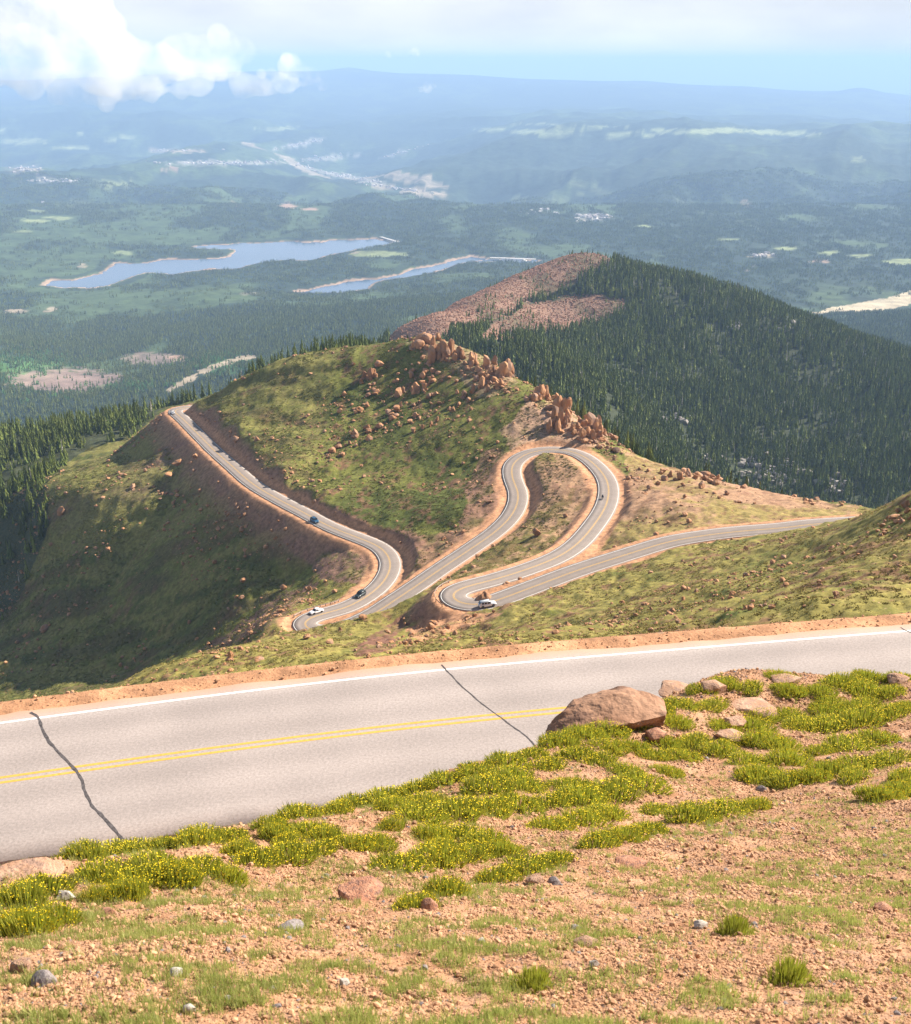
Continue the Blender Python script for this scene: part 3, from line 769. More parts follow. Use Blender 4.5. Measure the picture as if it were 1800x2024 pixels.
near_road = ribbon('near_road', NR, -4.1, 4.0, 0, M_asph, side=.3, nlat=9, kind='structure', wob=.16)
for o_ in (3.45,):
    ribbon('edge_line', NR, o_ - .06, o_ + .06, .004, M_white, near_road)
for o_ in (-.14, .14):
    ribbon('centre_line', NR, o_ - .06, o_ + .06, .004, M_yellow, near_road)
FR = resample(FAR, 1.0, 1)
far_road = ribbon('mountain_road', FR, -3.9, 3.9, 0, M_asph_far, side=.4, nlat=5, kind='structure', wob=.12)
for o_ in (-3.35, 3.35):
    ribbon('edge_line', FR, o_ - .07, o_ + .07, .02, M_white, far_road)
for o_ in (-.15, .15):
    ribbon('centre_line', FR, o_ - .06, o_ + .06, .02, M_yellow, far_road)
def crack(pix, wdt, z=H0, dz=.008, parent=near_road, seed=1):
    P = on_level(*np.array(pix, float).T, z); P = resample(P, .06, 0)
    n = normals(P); s = np.arange(len(P))
    off = .07 * (fbm(s * .06, s * 0, seed, 4) - .5) * 2
    ww = wdt * (.45 + 1.1 * fbm(s * .25, s * 0, seed + 5, 3))
    a = np.stack([P[:, 0] + n[:, 0] * (off - ww / 2), P[:, 1] + n[:, 1] * (off - ww / 2), P[:, 2] + dz], -1)
    b = np.stack([P[:, 0] + n[:, 0] * (off + ww / 2), P[:, 1] + n[:, 1] * (off + ww / 2), P[:, 2] + dz], -1)
    mobj('crack', npmesh('crack', np.stack([a, b], 1).reshape(-1, 3), gridfaces(len(P), 2)[:, ::-1]), M_tar, parent)
crack([(60,1408),(78,1420),(90,1452),(112,1484),(140,1515),(158,1538),(166,1560),(182,1590),(205,1615),(245,1662)], .085, seed=3)
crack([(872,1314),(885,1330),(905,1350),(930,1370),(950,1390),(975,1408),(990,1418),(1015,1437),(1040,1455),(1060,1480)], .05, seed=9)
crack([(1780,1240),(1790,1246),(1800,1250),(1830,1262)], .05, seed=12)
for a, b in ((1478, .03),):
    pass

# ------------------------------------------------------------------ water
for nm, l, lab in (('reservoir', LK[0], 0), ('reservoir', LK[1], 0), ('reservoir', LK[2], 0)):
    x0, y0 = l.min(0) - 60; x1, y1 = l.max(0) + 60
    gx, gy = np.meshgrid(np.linspace(x0, x1, 12), np.linspace(y0, y1, 12))
    me = npmesh(nm, np.stack([gx, gy, np.full_like(gx, LAKE_Z + (0.0 if l is LK[0] else .05 if l is LK[1] else .1))], -1).reshape(-1, 3), gridfaces(12, 12))
    M_water = bpy.data.materials.get('water')
    if not M_water:
        M_water = noisy('water', (.05, .095, .16), (.065, .115, .19), .004, rough=.14, spec=.5, bump=.25, bscale=.06, bdist=1.2)
    setp(mobj(nm, me, M_water), kind='structure')

# ------------------------------------------------------------------ rocks
def rock_mesh(name, seed, sub=2, stretch=(1, 1, 1), planes=11, rough=.12, flat=True):
    r = random.Random(seed)
    bm = bmesh.new(); bmesh.ops.create_icosphere(bm, subdivisions=sub, radius=1.0)
    pl = []
    for i in range(planes):
        v = Vector((r.gauss(0, 1), r.gauss(0, 1), r.gauss(0, 1))).normalized(); pl.append((v, r.uniform(.45, .84)))
    off = Vector((seed * 3.1, seed * 1.7, 0))
    for v in bm.verts:
        c = v.co.copy()
        for n_, d in pl:
            k = c.dot(n_) - d
            if k > 0: c -= n_ * k * .93
        c *= 1 + rough * (mnoise.noise(c * 1.8 + off) + .6 * mnoise.noise(c * 4.5 + off))
        v.co = Vector((c.x * stretch[0], c.y * stretch[1], c.z * stretch[2]))
    zmin = min(v.co.z for v in bm.verts); zmax = max(v.co.z for v in bm.verts)
    xs = [v.co.x for v in bm.verts]; ys = [v.co.y for v in bm.verts]
    sx_, sy_ = max(xs) - min(xs), max(ys) - min(ys)
    for v in bm.verts:
        v.co.x /= sx_; v.co.y /= sy_; v.co.z = (v.co.z - zmin) / (zmax - zmin) * (zmax - zmin) / max(sx_, sy_)
    me = bpy.data.meshes.new(name); bm.to_mesh(me); bm.free()
    me['h'] = max(v.co.z for v in me.vertices)
    for p in me.polygons: p.use_smooth = not flat
    return me
def composite(name, seed, tall):
    r = random.Random(seed); V = []; Fa = []
    n = r.choice((4, 5, 6)) if tall else r.choice((2, 3, 4))
    for k in range(n):
        b = rock_mesh('t', seed * 13 + k, 2, (r.uniform(.7, 1.1), r.uniform(.7, 1.1), (r.uniform(.95, 1.5) if tall else r.uniform(.7, 1.1))), 21, .24)
        sc1 = r.uniform(.28, .55) if k else r.uniform(.6, .8)
        hs = (r.uniform(.55, 1.0) if k else 1.0) * (1.15 if tall else 1)
        dx, dy = (r.uniform(-.36, .36), r.uniform(-.36, .36)) if k else (0, 0); rz = r.uniform(0, 6.28); dz = -.05 * k
        tx, ty = r.uniform(-.12, .12), r.uniform(-.12, .12)
        o_ = len(V)
        for v in b.vertices:
            x, y, z = v.co.x * sc1, v.co.y * sc1, v.co.z * sc1 * hs * 1.3
            V.append((x * math.cos(rz) - y * math.sin(rz) + dx + tx * z, x * math.sin(rz) + y * math.cos(rz) + dy + ty * z, z + dz))
        Fa += [[o_ + q_ for q_ in p.vertices] for p in b.polygons]
        bpy.data.meshes.remove(b)
    V = np.array(V); w_ = max(np.ptp(V[:, 0]), np.ptp(V[:, 1])); V /= w_
    me = npmesh(name, V, Fa, False); me['h'] = float(V[:, 2].max())
    return me
PIN = [composite('rock_tower', 100 + i, True) for i in range(9)]
BLD = [rock_mesh('boulder', 200 + i, 2, (1.15, 1, .75), 22, .22) for i in range(5)] + [composite('boulder', 220 + i, False) for i in range(6)]
LOW = [rock_mesh('rock', 300 + i, 1, (1.1, 1, .7), 8, .1) for i in range(6)]
for m_ in PIN + BLD: m_.materials.append(M_rock)
def place_rock(me_, p, wd_, ht, name, rz=None, sink=.15, tilt=.12, mtl=None):
    o = bpy.data.objects.new(name, me_); C.objects.link(o)
    o.scale = (wd_, wd_ * R.uniform(.75, 1.05), ht / me_['h'])
    o.rotation_euler = (R.uniform(-tilt, tilt), R.uniform(-tilt, tilt), R.uniform(0, 6.28) if rz is None else rz)
    o.location = (p[0], p[1], p[2] - ht * sink)
    return o
def Z1(L_): return [(700 + a / 3, 480 + b / 3, c / 3, d / 3) for a, b, c, d in L_]
CL = [
 ('rock_tower', 'tall orange granite tower in the topmost rock group on the green ridge summit', 'rock towers on the ridge summit',
  Z1([(400,590,90,70),(470,625,60,90),(350,630,30,60),(465,700,50,105),(545,665,42,105),(580,660,38,105),(510,680,45,100),(612,680,50,80),(640,685,35,60),(500,575,38,55),(435,590,60,60),(385,620,60,50),(530,690,40,60),(600,690,50,50)])),
 ('rock_tower', 'orange granite spire in the small pair between the two biggest ridge rock groups', 'pair of spires on the ridge',
  Z1([(690,725,48,95),(718,722,32,80)])),
 ('rock_tower', 'ribbed orange granite tower in the middle rock group along the ridge crest', 'rock towers in the middle of the ridge',
  Z1([(790,745,60,95),(830,725,32,70),(857,718,28,60),(830,785,50,70),(880,795,42,110),(905,790,32,120),(928,790,27,100),(800,790,42,70),(742,775,52,55),(755,855,36,75),(845,860,52,60),(870,800,38,60),(700,885,45,60),(790,880,40,50),(780,820,40,50)])),
 ('rock_tower', 'pointed tan rock tower in the small group halfway down the ridge to the hairpin', 'rock towers halfway down the ridge',
  Z1([(1110,915,36,95),(1135,920,27,85),(1090,915,32,70),(1070,935,60,60),(1050,930,40,45),(1150,935,30,45)])),
 ('rock_tower', 'tall cracked rock tower left in the group directly above the upper hairpin', 'rock towers above the hairpin, left group',
  Z1([(1197,940,42,60),(1215,1000,44,110),(1240,1000,44,100),(1265,1005,34,100),(1190,1060,54,110),(1230,1070,44,115),(1205,1110,54,90),(1160,1115,34,85),(1262,1050,44,80),(1175,1090,44,60),(1250,1080,46,70)])),
 ('rock_tower', 'blocky orange outcrop column at the right end of the crags above the hairpin bend', 'rock towers above the hairpin, right group',
  Z1([(1380,1025,50,60),(1420,1045,48,85),(1400,1095,92,105),(1440,1120,42,110),(1350,1165,62,85),(1392,1155,44,80),(1360,1090,54,60),(1297,1100,38,45),(1335,1070,40,50),(1420,1175,54,80),(1482,1140,42,50),(1320,1110,50,60),(1300,1140,50,45),(1455,1160,44,60)])),
 ('boulder', 'weathered orange boulder in the outcrop standing left on the open green slope', 'outcrops on the green slope',
  Z1([(95,800,72,85),(60,800,50,60),(120,790,50,60),(40,830,42,40),(150,725,62,40),(265,910,74,72),(290,890,40,50),(365,885,44,85),(345,880,40,50),(415,875,44,60),(455,830,34,42),(250,1000,64,50),(275,975,40,50),(330,1070,52,32),(360,1030,42,34),(75,1105,52,42),(10,1145,56,64),(350,1125,42,42),(455,1085,38,42),(490,1060,34,42),(405,1100,34,34),(620,965,42,32),(580,1000,42,42),(560,990,30,30),(650,915,52,62),(680,945,40,40),(610,895,40,32),(680,1060,50,26),(30,1000,70,40),(80,970,40,40),(-90,1010,44,40),(-60,905,44,36)])),
 ('boulder', 'rounded tan boulder in the pile on the saddle right of the upper hairpin', 'boulder pile on the saddle',
  [(1200 + a / 3, 860 + b / 3, c / 3, d / 3) for a, b, c, d in [(545,240,64,78),(600,240,52,52),(575,270,62,52),(480,245,52,52),(430,262,62,62),(375,250,52,60),(330,225,62,36),(340,268,62,40),(650,275,42,60),(700,250,52,48),(725,265,42,42),(762,285,42,42),(560,315,62,58),(640,295,62,42),(450,300,32,30),(668,230,32,32),(240,215,32,26),(610,285,50,40),(520,260,40,40),(785,285,26,26)]]),
 ('boulder', 'dark red rock in the rubble at the right edge of the near grassy spur', 'rocks at the right edge of the near spur',
  [(1200 + a / 3, 860 + b / 3, c / 3, d / 3) for a, b, c, d in [(1770,425,62,60),(1700,495,84,40),(1660,500,40,36),(1745,520,50,40),(1795,500,50,60),(1640,385,20,14),(1720,460,50,36),(1780,460,60,50)]]),
 ('boulder', 'rust brown rock on the crest line of the left road cutting', 'rocks on the ridge above the left road',
  [(1250/3, 760+30/3+0, 14, 16), (415, 778, 16, 15), (432, 765, 14, 14), (446, 757, 12, 12), (425, 772, 18, 14), (466, 755, 12, 9), (375, 790, 10, 7), (390, 785, 12, 8), (480, 750, 10, 7)]),
]
allp = [r for c_ in CL for r in c_[3]]
arr = np.array(allp)
HT, TT = cast(arr[:, 0], arr[:, 1], height, 60, 1400, 330)
i = 0
for name, lab, grp, lst in CL:
    for (px, py, wpx, hpx) in lst:
        p, t = HT[i], TT[i]; i += 1
        if t > 700: continue
        me_ = R.choice(PIN) if (hpx > wpx * 1.15) else R.choice(BLD[4:])
        o = place_rock(me_, p, max(max(wpx, hpx * .78) * t / FPX * (1.0 if name == 'rock_tower' else .88), .6), max(hpx * t / FPX * (1.02 if name == 'rock_tower' else .88), .5), name, sink=.12, tilt=.1)
        setp(o, ' '.join(lab.split()[:6]) + ', ' + where(p + np.array([0, 0, hpx * t / FPX * .5])), 'rock', grp)
SINGLE = [(122,1016,16,18,'lone pale boulder catching sun among the low left trees'),(352,918,22,13,'flat pale slab on the red bank below the upper left road'),(334,940,16,8,'small pale rock below the flat slab on the red bank'),(262,964,20,9,'long low rock on the shaded left slope'),
 (90,1245,18,12,'grey weathered boulder low on the dark left slope'),(455,1303,14,24,'upright pale rock on the lit spur just above the near road verge'),(507,872,13,12,'bright blocky boulder at the lower edge of the green face by the left road'),(465,873,20,14,'orange broken rock pile top on the cutting beside the left road'),
 (480,1150,15,10,'dark slab alone in the middle of the shaded bowl'),(1063,1058,20,18,'round dark boulder on the strip between the two hairpin legs'),(716,1224,18,10,'brown boulder at the road edge near the black car'),(1484,1202,9,13,'pink boulder standing on the shaded near spur'),
 (606,1262,18,11,'dark boulder at the grass edge beside the lower hairpin tip'),(652,1272,16,10,'dark boulder right of another, below the lower hairpin tip'),(412,1275,14,10,'red brown block in the rocky gully of the left bowl'),(560,1165,15,12,'sunlit block at the top of the rocky gully'),(612,1166,13,12,'tan block in the rubble near the top of the gully'),(385,905,16,12,'rough boulder on the verge below the left road'),(390,1263,10,6,'small stone in the bowl gully'),
 (728,1300,16,10,'pale rounded stone on the orange verge beyond the near road'),(510,1308,22,9,'flat pale stones by the verge on the lit spur')]
arr = np.array([s_[:4] for s_ in SINGLE], float)
HT, TT = cast(arr[:, 0], arr[:, 1], height, 45, 1400, 330)
for (px, py, wpx, hpx, lab), p, t in zip(SINGLE, HT, TT):
    o = place_rock(R.choice(BLD), p, wpx * t / FPX, hpx * t / FPX, 'boulder', sink=.15)
    setp(o, lab, 'rock')

mp_, mt_ = cast([957], [1182], height, 100, 600, 330)
bm = bmesh.new(); bmesh.ops.create_grid(bm, x_segments=26, y_segments=26, size=1.0)
for v_ in bm.verts:
    x, y = v_.co.x, v_.co.y; q_ = max(0, 1 - (x * x + y * y)); v_.co.z = q_ ** 1.5 * 1.7 * (1 + .5 * mnoise.noise(Vector((x * 2.2, y * 2.2, 3)))) + .12 * mnoise.noise(Vector((x * 7, y * 7, 1))) - .15
    v_.co.x *= 2.6; v_.co.y *= 1.9
me = bpy.data.meshes.new('dirt_mound'); bm.to_mesh(me); bm.free()
for p in me.polygons: p.use_smooth = True
o = mobj('dirt_mound', me, noisy('mound_dirt', (.24, .12, .065), (.38, .21, .12), 1.2, bump=.8, bscale=4, bdist=.15)); o.location = tuple(mp_[0]); o.rotation_euler.z = .4
setp(o, 'brown dirt mound on the narrow island beside the silver car', 'mound')

# geometry-node scatter used for what nobody could count
def scatter(name, P, protos, scl, rot, mtl=None, label=None, cat=None, kind='stuff', idx=None):
    col_ = bpy.data.collections.new(name + '_kinds')
    for k, m_ in enumerate(protos):
        o = bpy.data.objects.new('%s_kind' % name, m_); col_.objects.link(o)
    me = bpy.data.meshes.new(name); P = np.asarray(P, np.float32)
    me.vertices.add(len(P)); me.vertices.foreach_set('co', P.ravel())
    a = me.attributes.new('scl', 'FLOAT_VECTOR', 'POINT'); a.data.foreach_set('vector', np.asarray(scl, np.float32).ravel())
    a = me.attributes.new('rot', 'FLOAT_VECTOR', 'POINT'); a.data.foreach_set('vector', np.asarray(rot, np.float32).ravel())
    a = me.attributes.new('idx', 'INT', 'POINT'); a.data.foreach_set('value', (rng.integers(0, len(protos), len(P)) if idx is None else idx).astype(np.int32))
    g = bpy.data.node_groups.new(name, 'GeometryNodeTree')
    g.interface.new_socket('Geometry', in_out='INPUT', socket_type='NodeSocketGeometry'); g.interface.new_socket('Geometry', in_out='OUTPUT', socket_type='NodeSocketGeometry')
    gi = g.nodes.new('NodeGroupInput'); go = g.nodes.new('NodeGroupOutput')
    ip = g.nodes.new('GeometryNodeInstanceOnPoints'); ci = g.nodes.new('GeometryNodeCollectionInfo')
    ci.inputs['Collection'].default_value = col_; ci.inputs['Separate Children'].default_value = True; ci.inputs['Reset Children'].default_value = True
    ip.inputs['Pick Instance'].default_value = True
    def na(n_, t_):
        x = g.nodes.new('GeometryNodeInputNamedAttribute'); x.data_type = t_; x.inputs['Name'].default_value = n_; return x.outputs['Attribute']
    lk = g.links.new
    lk(gi.outputs[0], ip.inputs['Points']); lk(ci.outputs[0], ip.inputs['Instance']); lk(na('idx', 'INT'), ip.inputs['Instance Index'])
    lk(na('rot', 'FLOAT_VECTOR'), ip.inputs['Rotation']); lk(na('scl', 'FLOAT_VECTOR'), ip.inputs['Scale']); lk(ip.outputs[0], go.inputs[0])
    o = bpy.data.objects.new(name, me); C.objects.link(o)
    md = o.modifiers.new('scatter', 'NODES'); md.node_group = g
    setp(o, label, cat, kind=kind)
    return o
def rots(n, tilt=.15):
    return np.stack([rng.uniform(-tilt, tilt, n), rng.uniform(-tilt, tilt, n), rng.uniform(0, 6.28, n)], -1)
for m_ in LOW: m_.materials.append(M_rock)
LOWP = [m_.copy() for m_ in LOW]
for m_ in LOWP: m_.materials.clear(); m_.materials.append(M_rockpale)
LOWG = [m_.copy() for m_ in LOW[:3]]
for m_ in LOWG: m_.materials.clear(); m_.materials.append(M_rockgrey)

def field(n, x0, x1, y0, y1):
    """random ground points inside the wedge in front of the viewpoint"""
    Y = np.sqrt(rng.uniform(y0 ** 2, y1 ** 2, n)); s = rng.uniform(x0, x1, n)
    return s * Y, Y
# loose rock on the slopes, following the outcrops and the cuttings
X, Y = field(150000, -.5, .5, 95, 640)
Zr, cu, dr, _ = height(X, Y, info=True)
px, py, dd = proj(X, Y, Zr)
cy = np.interp(X, crest_x, crest_y)
den = (.02 + .24 * sm(fbm(X / 20, Y / 28, 141, 4), .53, .68)) * np.where(px < 560, 1.5, 1)
def near_ellipse(cx, cy_, rx, ry, rot=0.):
    dx, dy = px - cx, py - cy_; c_, s_ = math.cos(rot), math.sin(rot)
    a, b = dx * c_ + dy * s_, -dx * s_ + dy * c_
    return np.exp(-((a / rx) ** 2 + (b / ry) ** 2))
wn = fbm(X / 7, Y / 9, 145, 3)
for (a, b, c_, d_, r_, k_) in [(870,700,60,16,.35,.9),(960,745,55,25,.5,1),(1090,800,50,25,.6,1),(1170,865,55,22,.3,1.3),(790,760,110,22,-.35,.55),(730,850,150,22,-.45,.5),(600,820,70,10,-.6,.3),(830,820,80,14,-.4,.5),
    (1400,935,70,14,.2,.5),(1260,950,30,25,0,.6),(520,915,170,14,.62,.8),(760,1075,70,14,.2,.8),(600,1010,60,16,.5,.8),(520,1230,120,8,-.55,1.2),(600,1190,50,14,-.6,1.0),(840,1235,45,16,.2,1.6),(800,1275,60,12,-.2,.8),(420,1305,110,10,-.25,.8),(500,1255,50,6,-.5,.8),(300,930,130,12,-.3,.45),(240,1030,160,14,-.5,.35),(150,1110,130,14,-.55,.35),(90,1230,110,12,-.4,.3),(380,990,120,14,.3,.3),(1500,1140,250,26,-.28,.6),(1250,1230,200,16,-.15,.5),(1740,1050,60,14,-.5,.8),(960,700,30,10,.4,.6),(1560,1190,160,16,-.2,.4),(1000,1260,120,10,-.1,.3)]:
    den = np.maximum(den, k_ * near_ellipse(a, b, c_, d_, r_) * (.35 + 1.2 * sm(wn, .35, .6)))
den = den * (dr > 6.4) * (Y < cy + 25) * np.where(dr < 9, .5, 1)
crag = np.zeros(len(X))
for (a, b, c_, d_, r_) in [(870,705,62,18,.35),(965,750,60,28,.5),(1090,805,55,28,.6),(1165,868,60,26,.3),(1400,938,75,14,.2),(790,765,90,18,-.35),(730,850,130,14,-.5),(840,1235,35,12,.2)]:
    crag = np.maximum(crag, near_ellipse(a, b, c_, d_, r_))
keep = (rng.random(len(X)) < den) & (px > -60) & (px < 1860)
X, Y, Zr, px, py, dd, dr, crag = X[keep], Y[keep], Zr[keep], px[keep], py[keep], dd[keep], dr[keep], crag[keep]
sz = .20 + 1.5 * rng.random(len(X)) ** 7 * np.interp(dd, [100, 400], [.40, 1.3]) + .30 * rng.random(len(X)) * np.interp(dd, [100, 400], [.2, 1])
sz *= 1 + 1.7 * crag * rng.random(len(X)) ** 1.5
P = np.stack([X, Y, Zr], -1)
big = np.argsort(-(sz / dd * (1 + 0)))
vis = np.zeros(len(P), bool); cand = big[:900]; vis[cand] = visible(P[cand] + (0, 0, .5))
zones = [('tan boulder scattered on the green slope below the ridge towers', 'boulders scattered below the ridge towers', lambda a, b, d: (d > 400) & (a > 560) & (b < 1010)),
         ('reddish rock lying on the steep bank along the straight left road', 'rocks along the left road banks', lambda a, b, d: (d > 330) & (a <= 860) & (b < 1120) & (a > 300)),
         ('rough rock lying in the shaded bowl at far left below the road', 'rocks in the left bowl', lambda a, b, d: (a < 560) & (d > 330)),
         ('broken rock in the rubble under the lower hairpins', 'rubble under the hairpins', lambda a, b, d: (a < 960) & (d <= 330)),
         ('rock half sunk in the turf of the near right spur', 'rocks in the near right spur', lambda a, b, d: (a >= 960) & (b > 1050)),
         ('rock on the bare pink ground around the upper hairpin', 'rocks around the upper hairpin', lambda a, b, d: (a >= 0))]
indiv = []; cnt = 0
for j in cand:
    if not vis[j] or cnt >= 175: continue
    cnt += 1; indiv.append(j)
    o = place_rock(BLD[j % 5], P[j], sz[j], sz[j] * R.uniform(.5, .95), 'boulder', sink=.2, tilt=.3)
    for lab, grp, f in zones:
        if f(px[j], py[j], dd[j]):
            setp(o, ' '.join(lab.split()[:7]) + ', ' + where(P[j]), 'rock', grp); break
rest = np.setdiff1d(np.arange(len(P)), indiv)
s_ = sz[rest]
scatter('loose_rock', P[rest] - np.stack([0 * s_, 0 * s_, s_ * .12], -1), LOW, np.stack([s_, s_ * rng.uniform(.7, 1, len(s_)), s_ * rng.uniform(.6, 1.3, len(s_))], -1), rots(len(rest), .4), label='loose tan rocks strewn over the mountain slopes and road cuts', cat='rocks')
# turf hummocks on the near spur and slopes
def tuft_mesh(seed, n=26):
    r = random.Random(seed); V = []; Fa = []
    for k in range(n):
        a = r.uniform(0, 6.28); d = .5 * math.sqrt(r.random()); x, y = d * math.cos(a), d * math.sin(a)
        h = (.55 - d * .55) * r.uniform(.5, 1.1) + .08; aa = r.uniform(0, 6.28); w_ = r.uniform(.06, .13)
        lx, ly = x * .35 + r.uniform(-.1, .1), y * .35 + r.uniform(-.1, .1)
        b = len(V); V += [(x - w_ * math.cos(aa), y - w_ * math.sin(aa), -.1), (x + w_ * math.cos(aa), y + w_ * math.sin(aa), -.1), (x + lx, y + ly, h)]; Fa.append((b, b + 1, b + 2))
    return npmesh('turf', V, Fa, False)
M_turf = noisy('turf_blades', (.18, .15, .042), (.26, .215, .068), .6, random_amt=.3, rough=.9, spec=.1)
M_turfdark = noisy('dark_turf', (.095, .105, .028), (.17, .165, .048), .6, random_amt=.3, rough=.9, spec=.1)
TURF = [tuft_mesh(i) for i in range(4)]
for m_ in TURF: m_.materials.append(M_turf)
TURFD = [m_.copy() for m_ in TURF]
for m_ in TURFD: m_.materials.clear(); m_.materials.append(M_turfdark)
X, Y = field(230000, -.5, .5, 325, 640)
Zr, cu, dr, _ = height(X, Y, info=True); px, py, dd = proj(X, Y, Zr)
cy = np.interp(X, crest_x, crest_y)
k = (dr > 8.5) & (np.abs(cu) < .3) & (Y < cy + 15) & (px > -50) & (px < 1560) & (rng.random(len(X)) < .12 + .8 * sm(fbm(X / 8, Y / 10, 153, 3), .42, .58))
k &= ~inpoly(px, py, [(1215,880),(1700,1000),(1700,1040),(1330,1062),(1180,1110),(1240,990)])
X, Y, Zr, px = X[k], Y[k], Zr[k], px[k]; s_ = rng.uniform(.5, 1.25, len(X))
scatter('turf', np.stack([X, Y, Zr - .05], -1), TURFD, np.stack([s_, s_, s_ * .38], -1), rots(len(X)), label='tufts of alpine turf over the ridge face and left slope', cat='turf')
X, Y = field(60000, -.5, .5, 90, 330)
Zr, cu, dr, _ = height(X, Y, info=True); px, py, dd = proj(X, Y, Zr)
k = (dr > 8.0) & (rng.random(len(X)) < sm(fbm(X / 6, Y / 8, 151, 3), .38, .55)) & (px > -50) & (px < 1850)
k &= ~inpoly(px, py, [(1215,880),(1700,1000),(1700,1040),(1330,1062),(1180,1110),(1240,990)]) & ~inpoly(px, py, [(820,1195),(1000,1205),(880,1250),(760,1300),(690,1290),(760,1235)])
X, Y, Zr = X[k], Y[k], Zr[k]; s_ = rng.uniform(.35, .95, len(X))
scatter('turf', np.stack([X, Y, Zr], -1), TURF, np.stack([s_, s_, s_ * .32], -1), rots(len(X)), label='short alpine turf tufts covering the near spur', cat='turf')

# ------------------------------------------------------------------ conifers
def conifer_mesh(name, seed, tiers=6, sides=7, crown_only=False, width=.34):
    r = random.Random(seed); V = []; Fa = []
    for k in range(tiers):
        f = k / tiers; z0 = .07 + f * .86; top = z0 + (1 - f) * .26 + .10
        rad = width * .5 * (1 - f) ** .85 * r.uniform(.85, 1.12) + .012
        b = len(V); V.append((r.uniform(-.01, .01), r.uniform(-.01, .01), min(top, 1.0) if k < tiers - 1 else 1.0))
        ph = r.uniform(0, 6.28)
        for s_ in range(sides * 2):
            a = ph + s_ * math.pi / sides; rr = rad * (r.uniform(.85, 1.25) if s_ % 2 == 0 else r.uniform(.45, .65))
            V.append((rr * math.cos(a), rr * math.sin(a), z0 + (r.uniform(-.03, .0) if s_ % 2 == 0 else r.uniform(.02, .05))))
        for s_ in range(sides * 2): Fa.append((b, b + 1 + s_, b + 1 + (s_ + 1) % (sides * 2)))
    return npmesh(name, V, Fa, False)
CON = [conifer_mesh('crown', 10 + i, 6, 6, width=.30 + .03 * (i % 3)) for i in range(6)]
CONS = [conifer_mesh('conifer', 40 + i, 4, 4, width=.33) for i in range(5)]
for m_ in CON + CONS: m_.materials.append(M_needle)
CONY = [m_.copy() for m_ in CONS]
for m_ in CONY: m_.materials.clear(); m_.materials.append(M_needle_young)
def trunk_mesh():
    V = []; Fa = []
    for z, r_ in ((-.04, .016), (.5, .009), (.93, .002)):
        for s_ in range(5): V.append((r_ * math.cos(s_ * 1.2566), r_ * math.sin(s_ * 1.2566), z))
    for k in range(2):
        for s_ in range(5): Fa.append((k * 5 + s_, k * 5 + (s_ + 1) % 5, k * 5 + 5 + (s_ + 1) % 5, k * 5 + 5 + s_))
    return npmesh('trunk', V, Fa)
TRK = trunk_mesh(); TRK.materials.append(M_bark)
def clump(seed, base, n=6, spread=11.0, hs=(8, 13)):
    r = random.Random(seed); V = []; Fa = []
    for k in range(n):
        b = base[k % len(base)]; v = np.empty(len(b.vertices) * 3, np.float32); b.vertices.foreach_get('co', v); v = v.reshape(-1, 3)
        h = r.uniform(*hs); o_ = len(V); x, y = r.uniform(-spread, spread), r.uniform(-spread, spread)
        V += [(a[0] * h + x, a[1] * h + y, a[2] * h) for a in v]
        for p in b.polygons: Fa.append([o_ + q_ for q_ in p.vertices])
    return npmesh('conifers', V, Fa, False)
CONT = [conifer_mesh('conifer', 60 + i, 2, 3, width=.42) for i in range(4)]
CLP = [clump(i, CONT, 8) for i in range(5)]
for m_ in CLP: m_.materials.append(M_needle)
ASP = [m_.copy() for m_ in CLP]
for m_ in ASP: m_.materials.clear(); m_.materials.append(M_aspen)

X, Y = field(150000, -.56, .62, 330, 1750)
Zr = height(X, Y, detail=False); px, py, dd = proj(X, Y, Zr)
wdn, bl = wood_density(X, Y, Zr, px + 34 * (fbm(X / 40, Y / 60, 137, 3) - .5), py + 22 * (fbm(X / 40, Y / 60, 139, 3) - .5))
wdn = np.where(bl, .16 * sm(fbm(X / 40, Y / 60, 133, 4), .5, .6) + .01, wdn)
nfo = fbm(X / 45, Y / 60, 161, 4)
dens = wdn * (.22 + .78 * sm(nfo, .32, .52)) * np.where(Y < 760, .8, 1)
dens *= np.where(inpoly(px, py, [(1440, 905), (1480, 920), (1640, 985), (1600, 990), (1500, 960), (1440, 935)]), .5, 1)
k = rng.random(len(X)) < dens
# thin upper limit of the wood at far left
X, Y, Zr, px, py, dd, bl = X[k], Y[k], Zr[k], px[k], py[k], dd[k], bl[k]
Hh = (4.5 + 9.5 * rng.random(len(X)) ** .8) * np.interp(Y, [500, 800, 1200], [.8, 1.0, 1.15]) * np.where(bl, .5, 1)
P = np.stack([X, Y, Zr - .2], -1)
fr = (px > -20) & (px < 1820) & (py < 1500) & (dd < 1100)
o_ = np.argsort(-(Hh / dd) * fr)[:3200]
v = visible(P[o_] + (0, 0, 1) * (Hh[o_] * .5)[:, None])
ind = o_[v][:300]
tz = [('dark conifer in the left wood', 'conifers at the left edge', lambda a, b: a < 300),
      ('dark conifer above the grassy ridge', 'conifers behind the grassy ridge, left', lambda a, b: a < 900),
      ('green conifer just behind the crags', 'conifers behind the crags', lambda a, b: True)]
for j in ind:
    e_ = empty('pine_tree', tuple(P[j]), (0, 0, R.uniform(0, 6.28)))
    e_.scale = (Hh[j],) * 3
    for lab, grp, f in tz:
        if f(px[j], py[j]): setp(e_, lab + ', ' + where(P[j] + (0, 0, Hh[j] / 2)), 'tree', grp); break
    for m_, nm in ((CON[j % 6], 'crown'), (TRK, 'trunk')):
        c_ = bpy.data.objects.new(nm, m_); C.objects.link(c_); c_.parent = e_
rest = np.setdiff1d(np.arange(len(P)), ind)
h_ = Hh[rest]; wv = rng.uniform(.85, 1.2, len(h_))
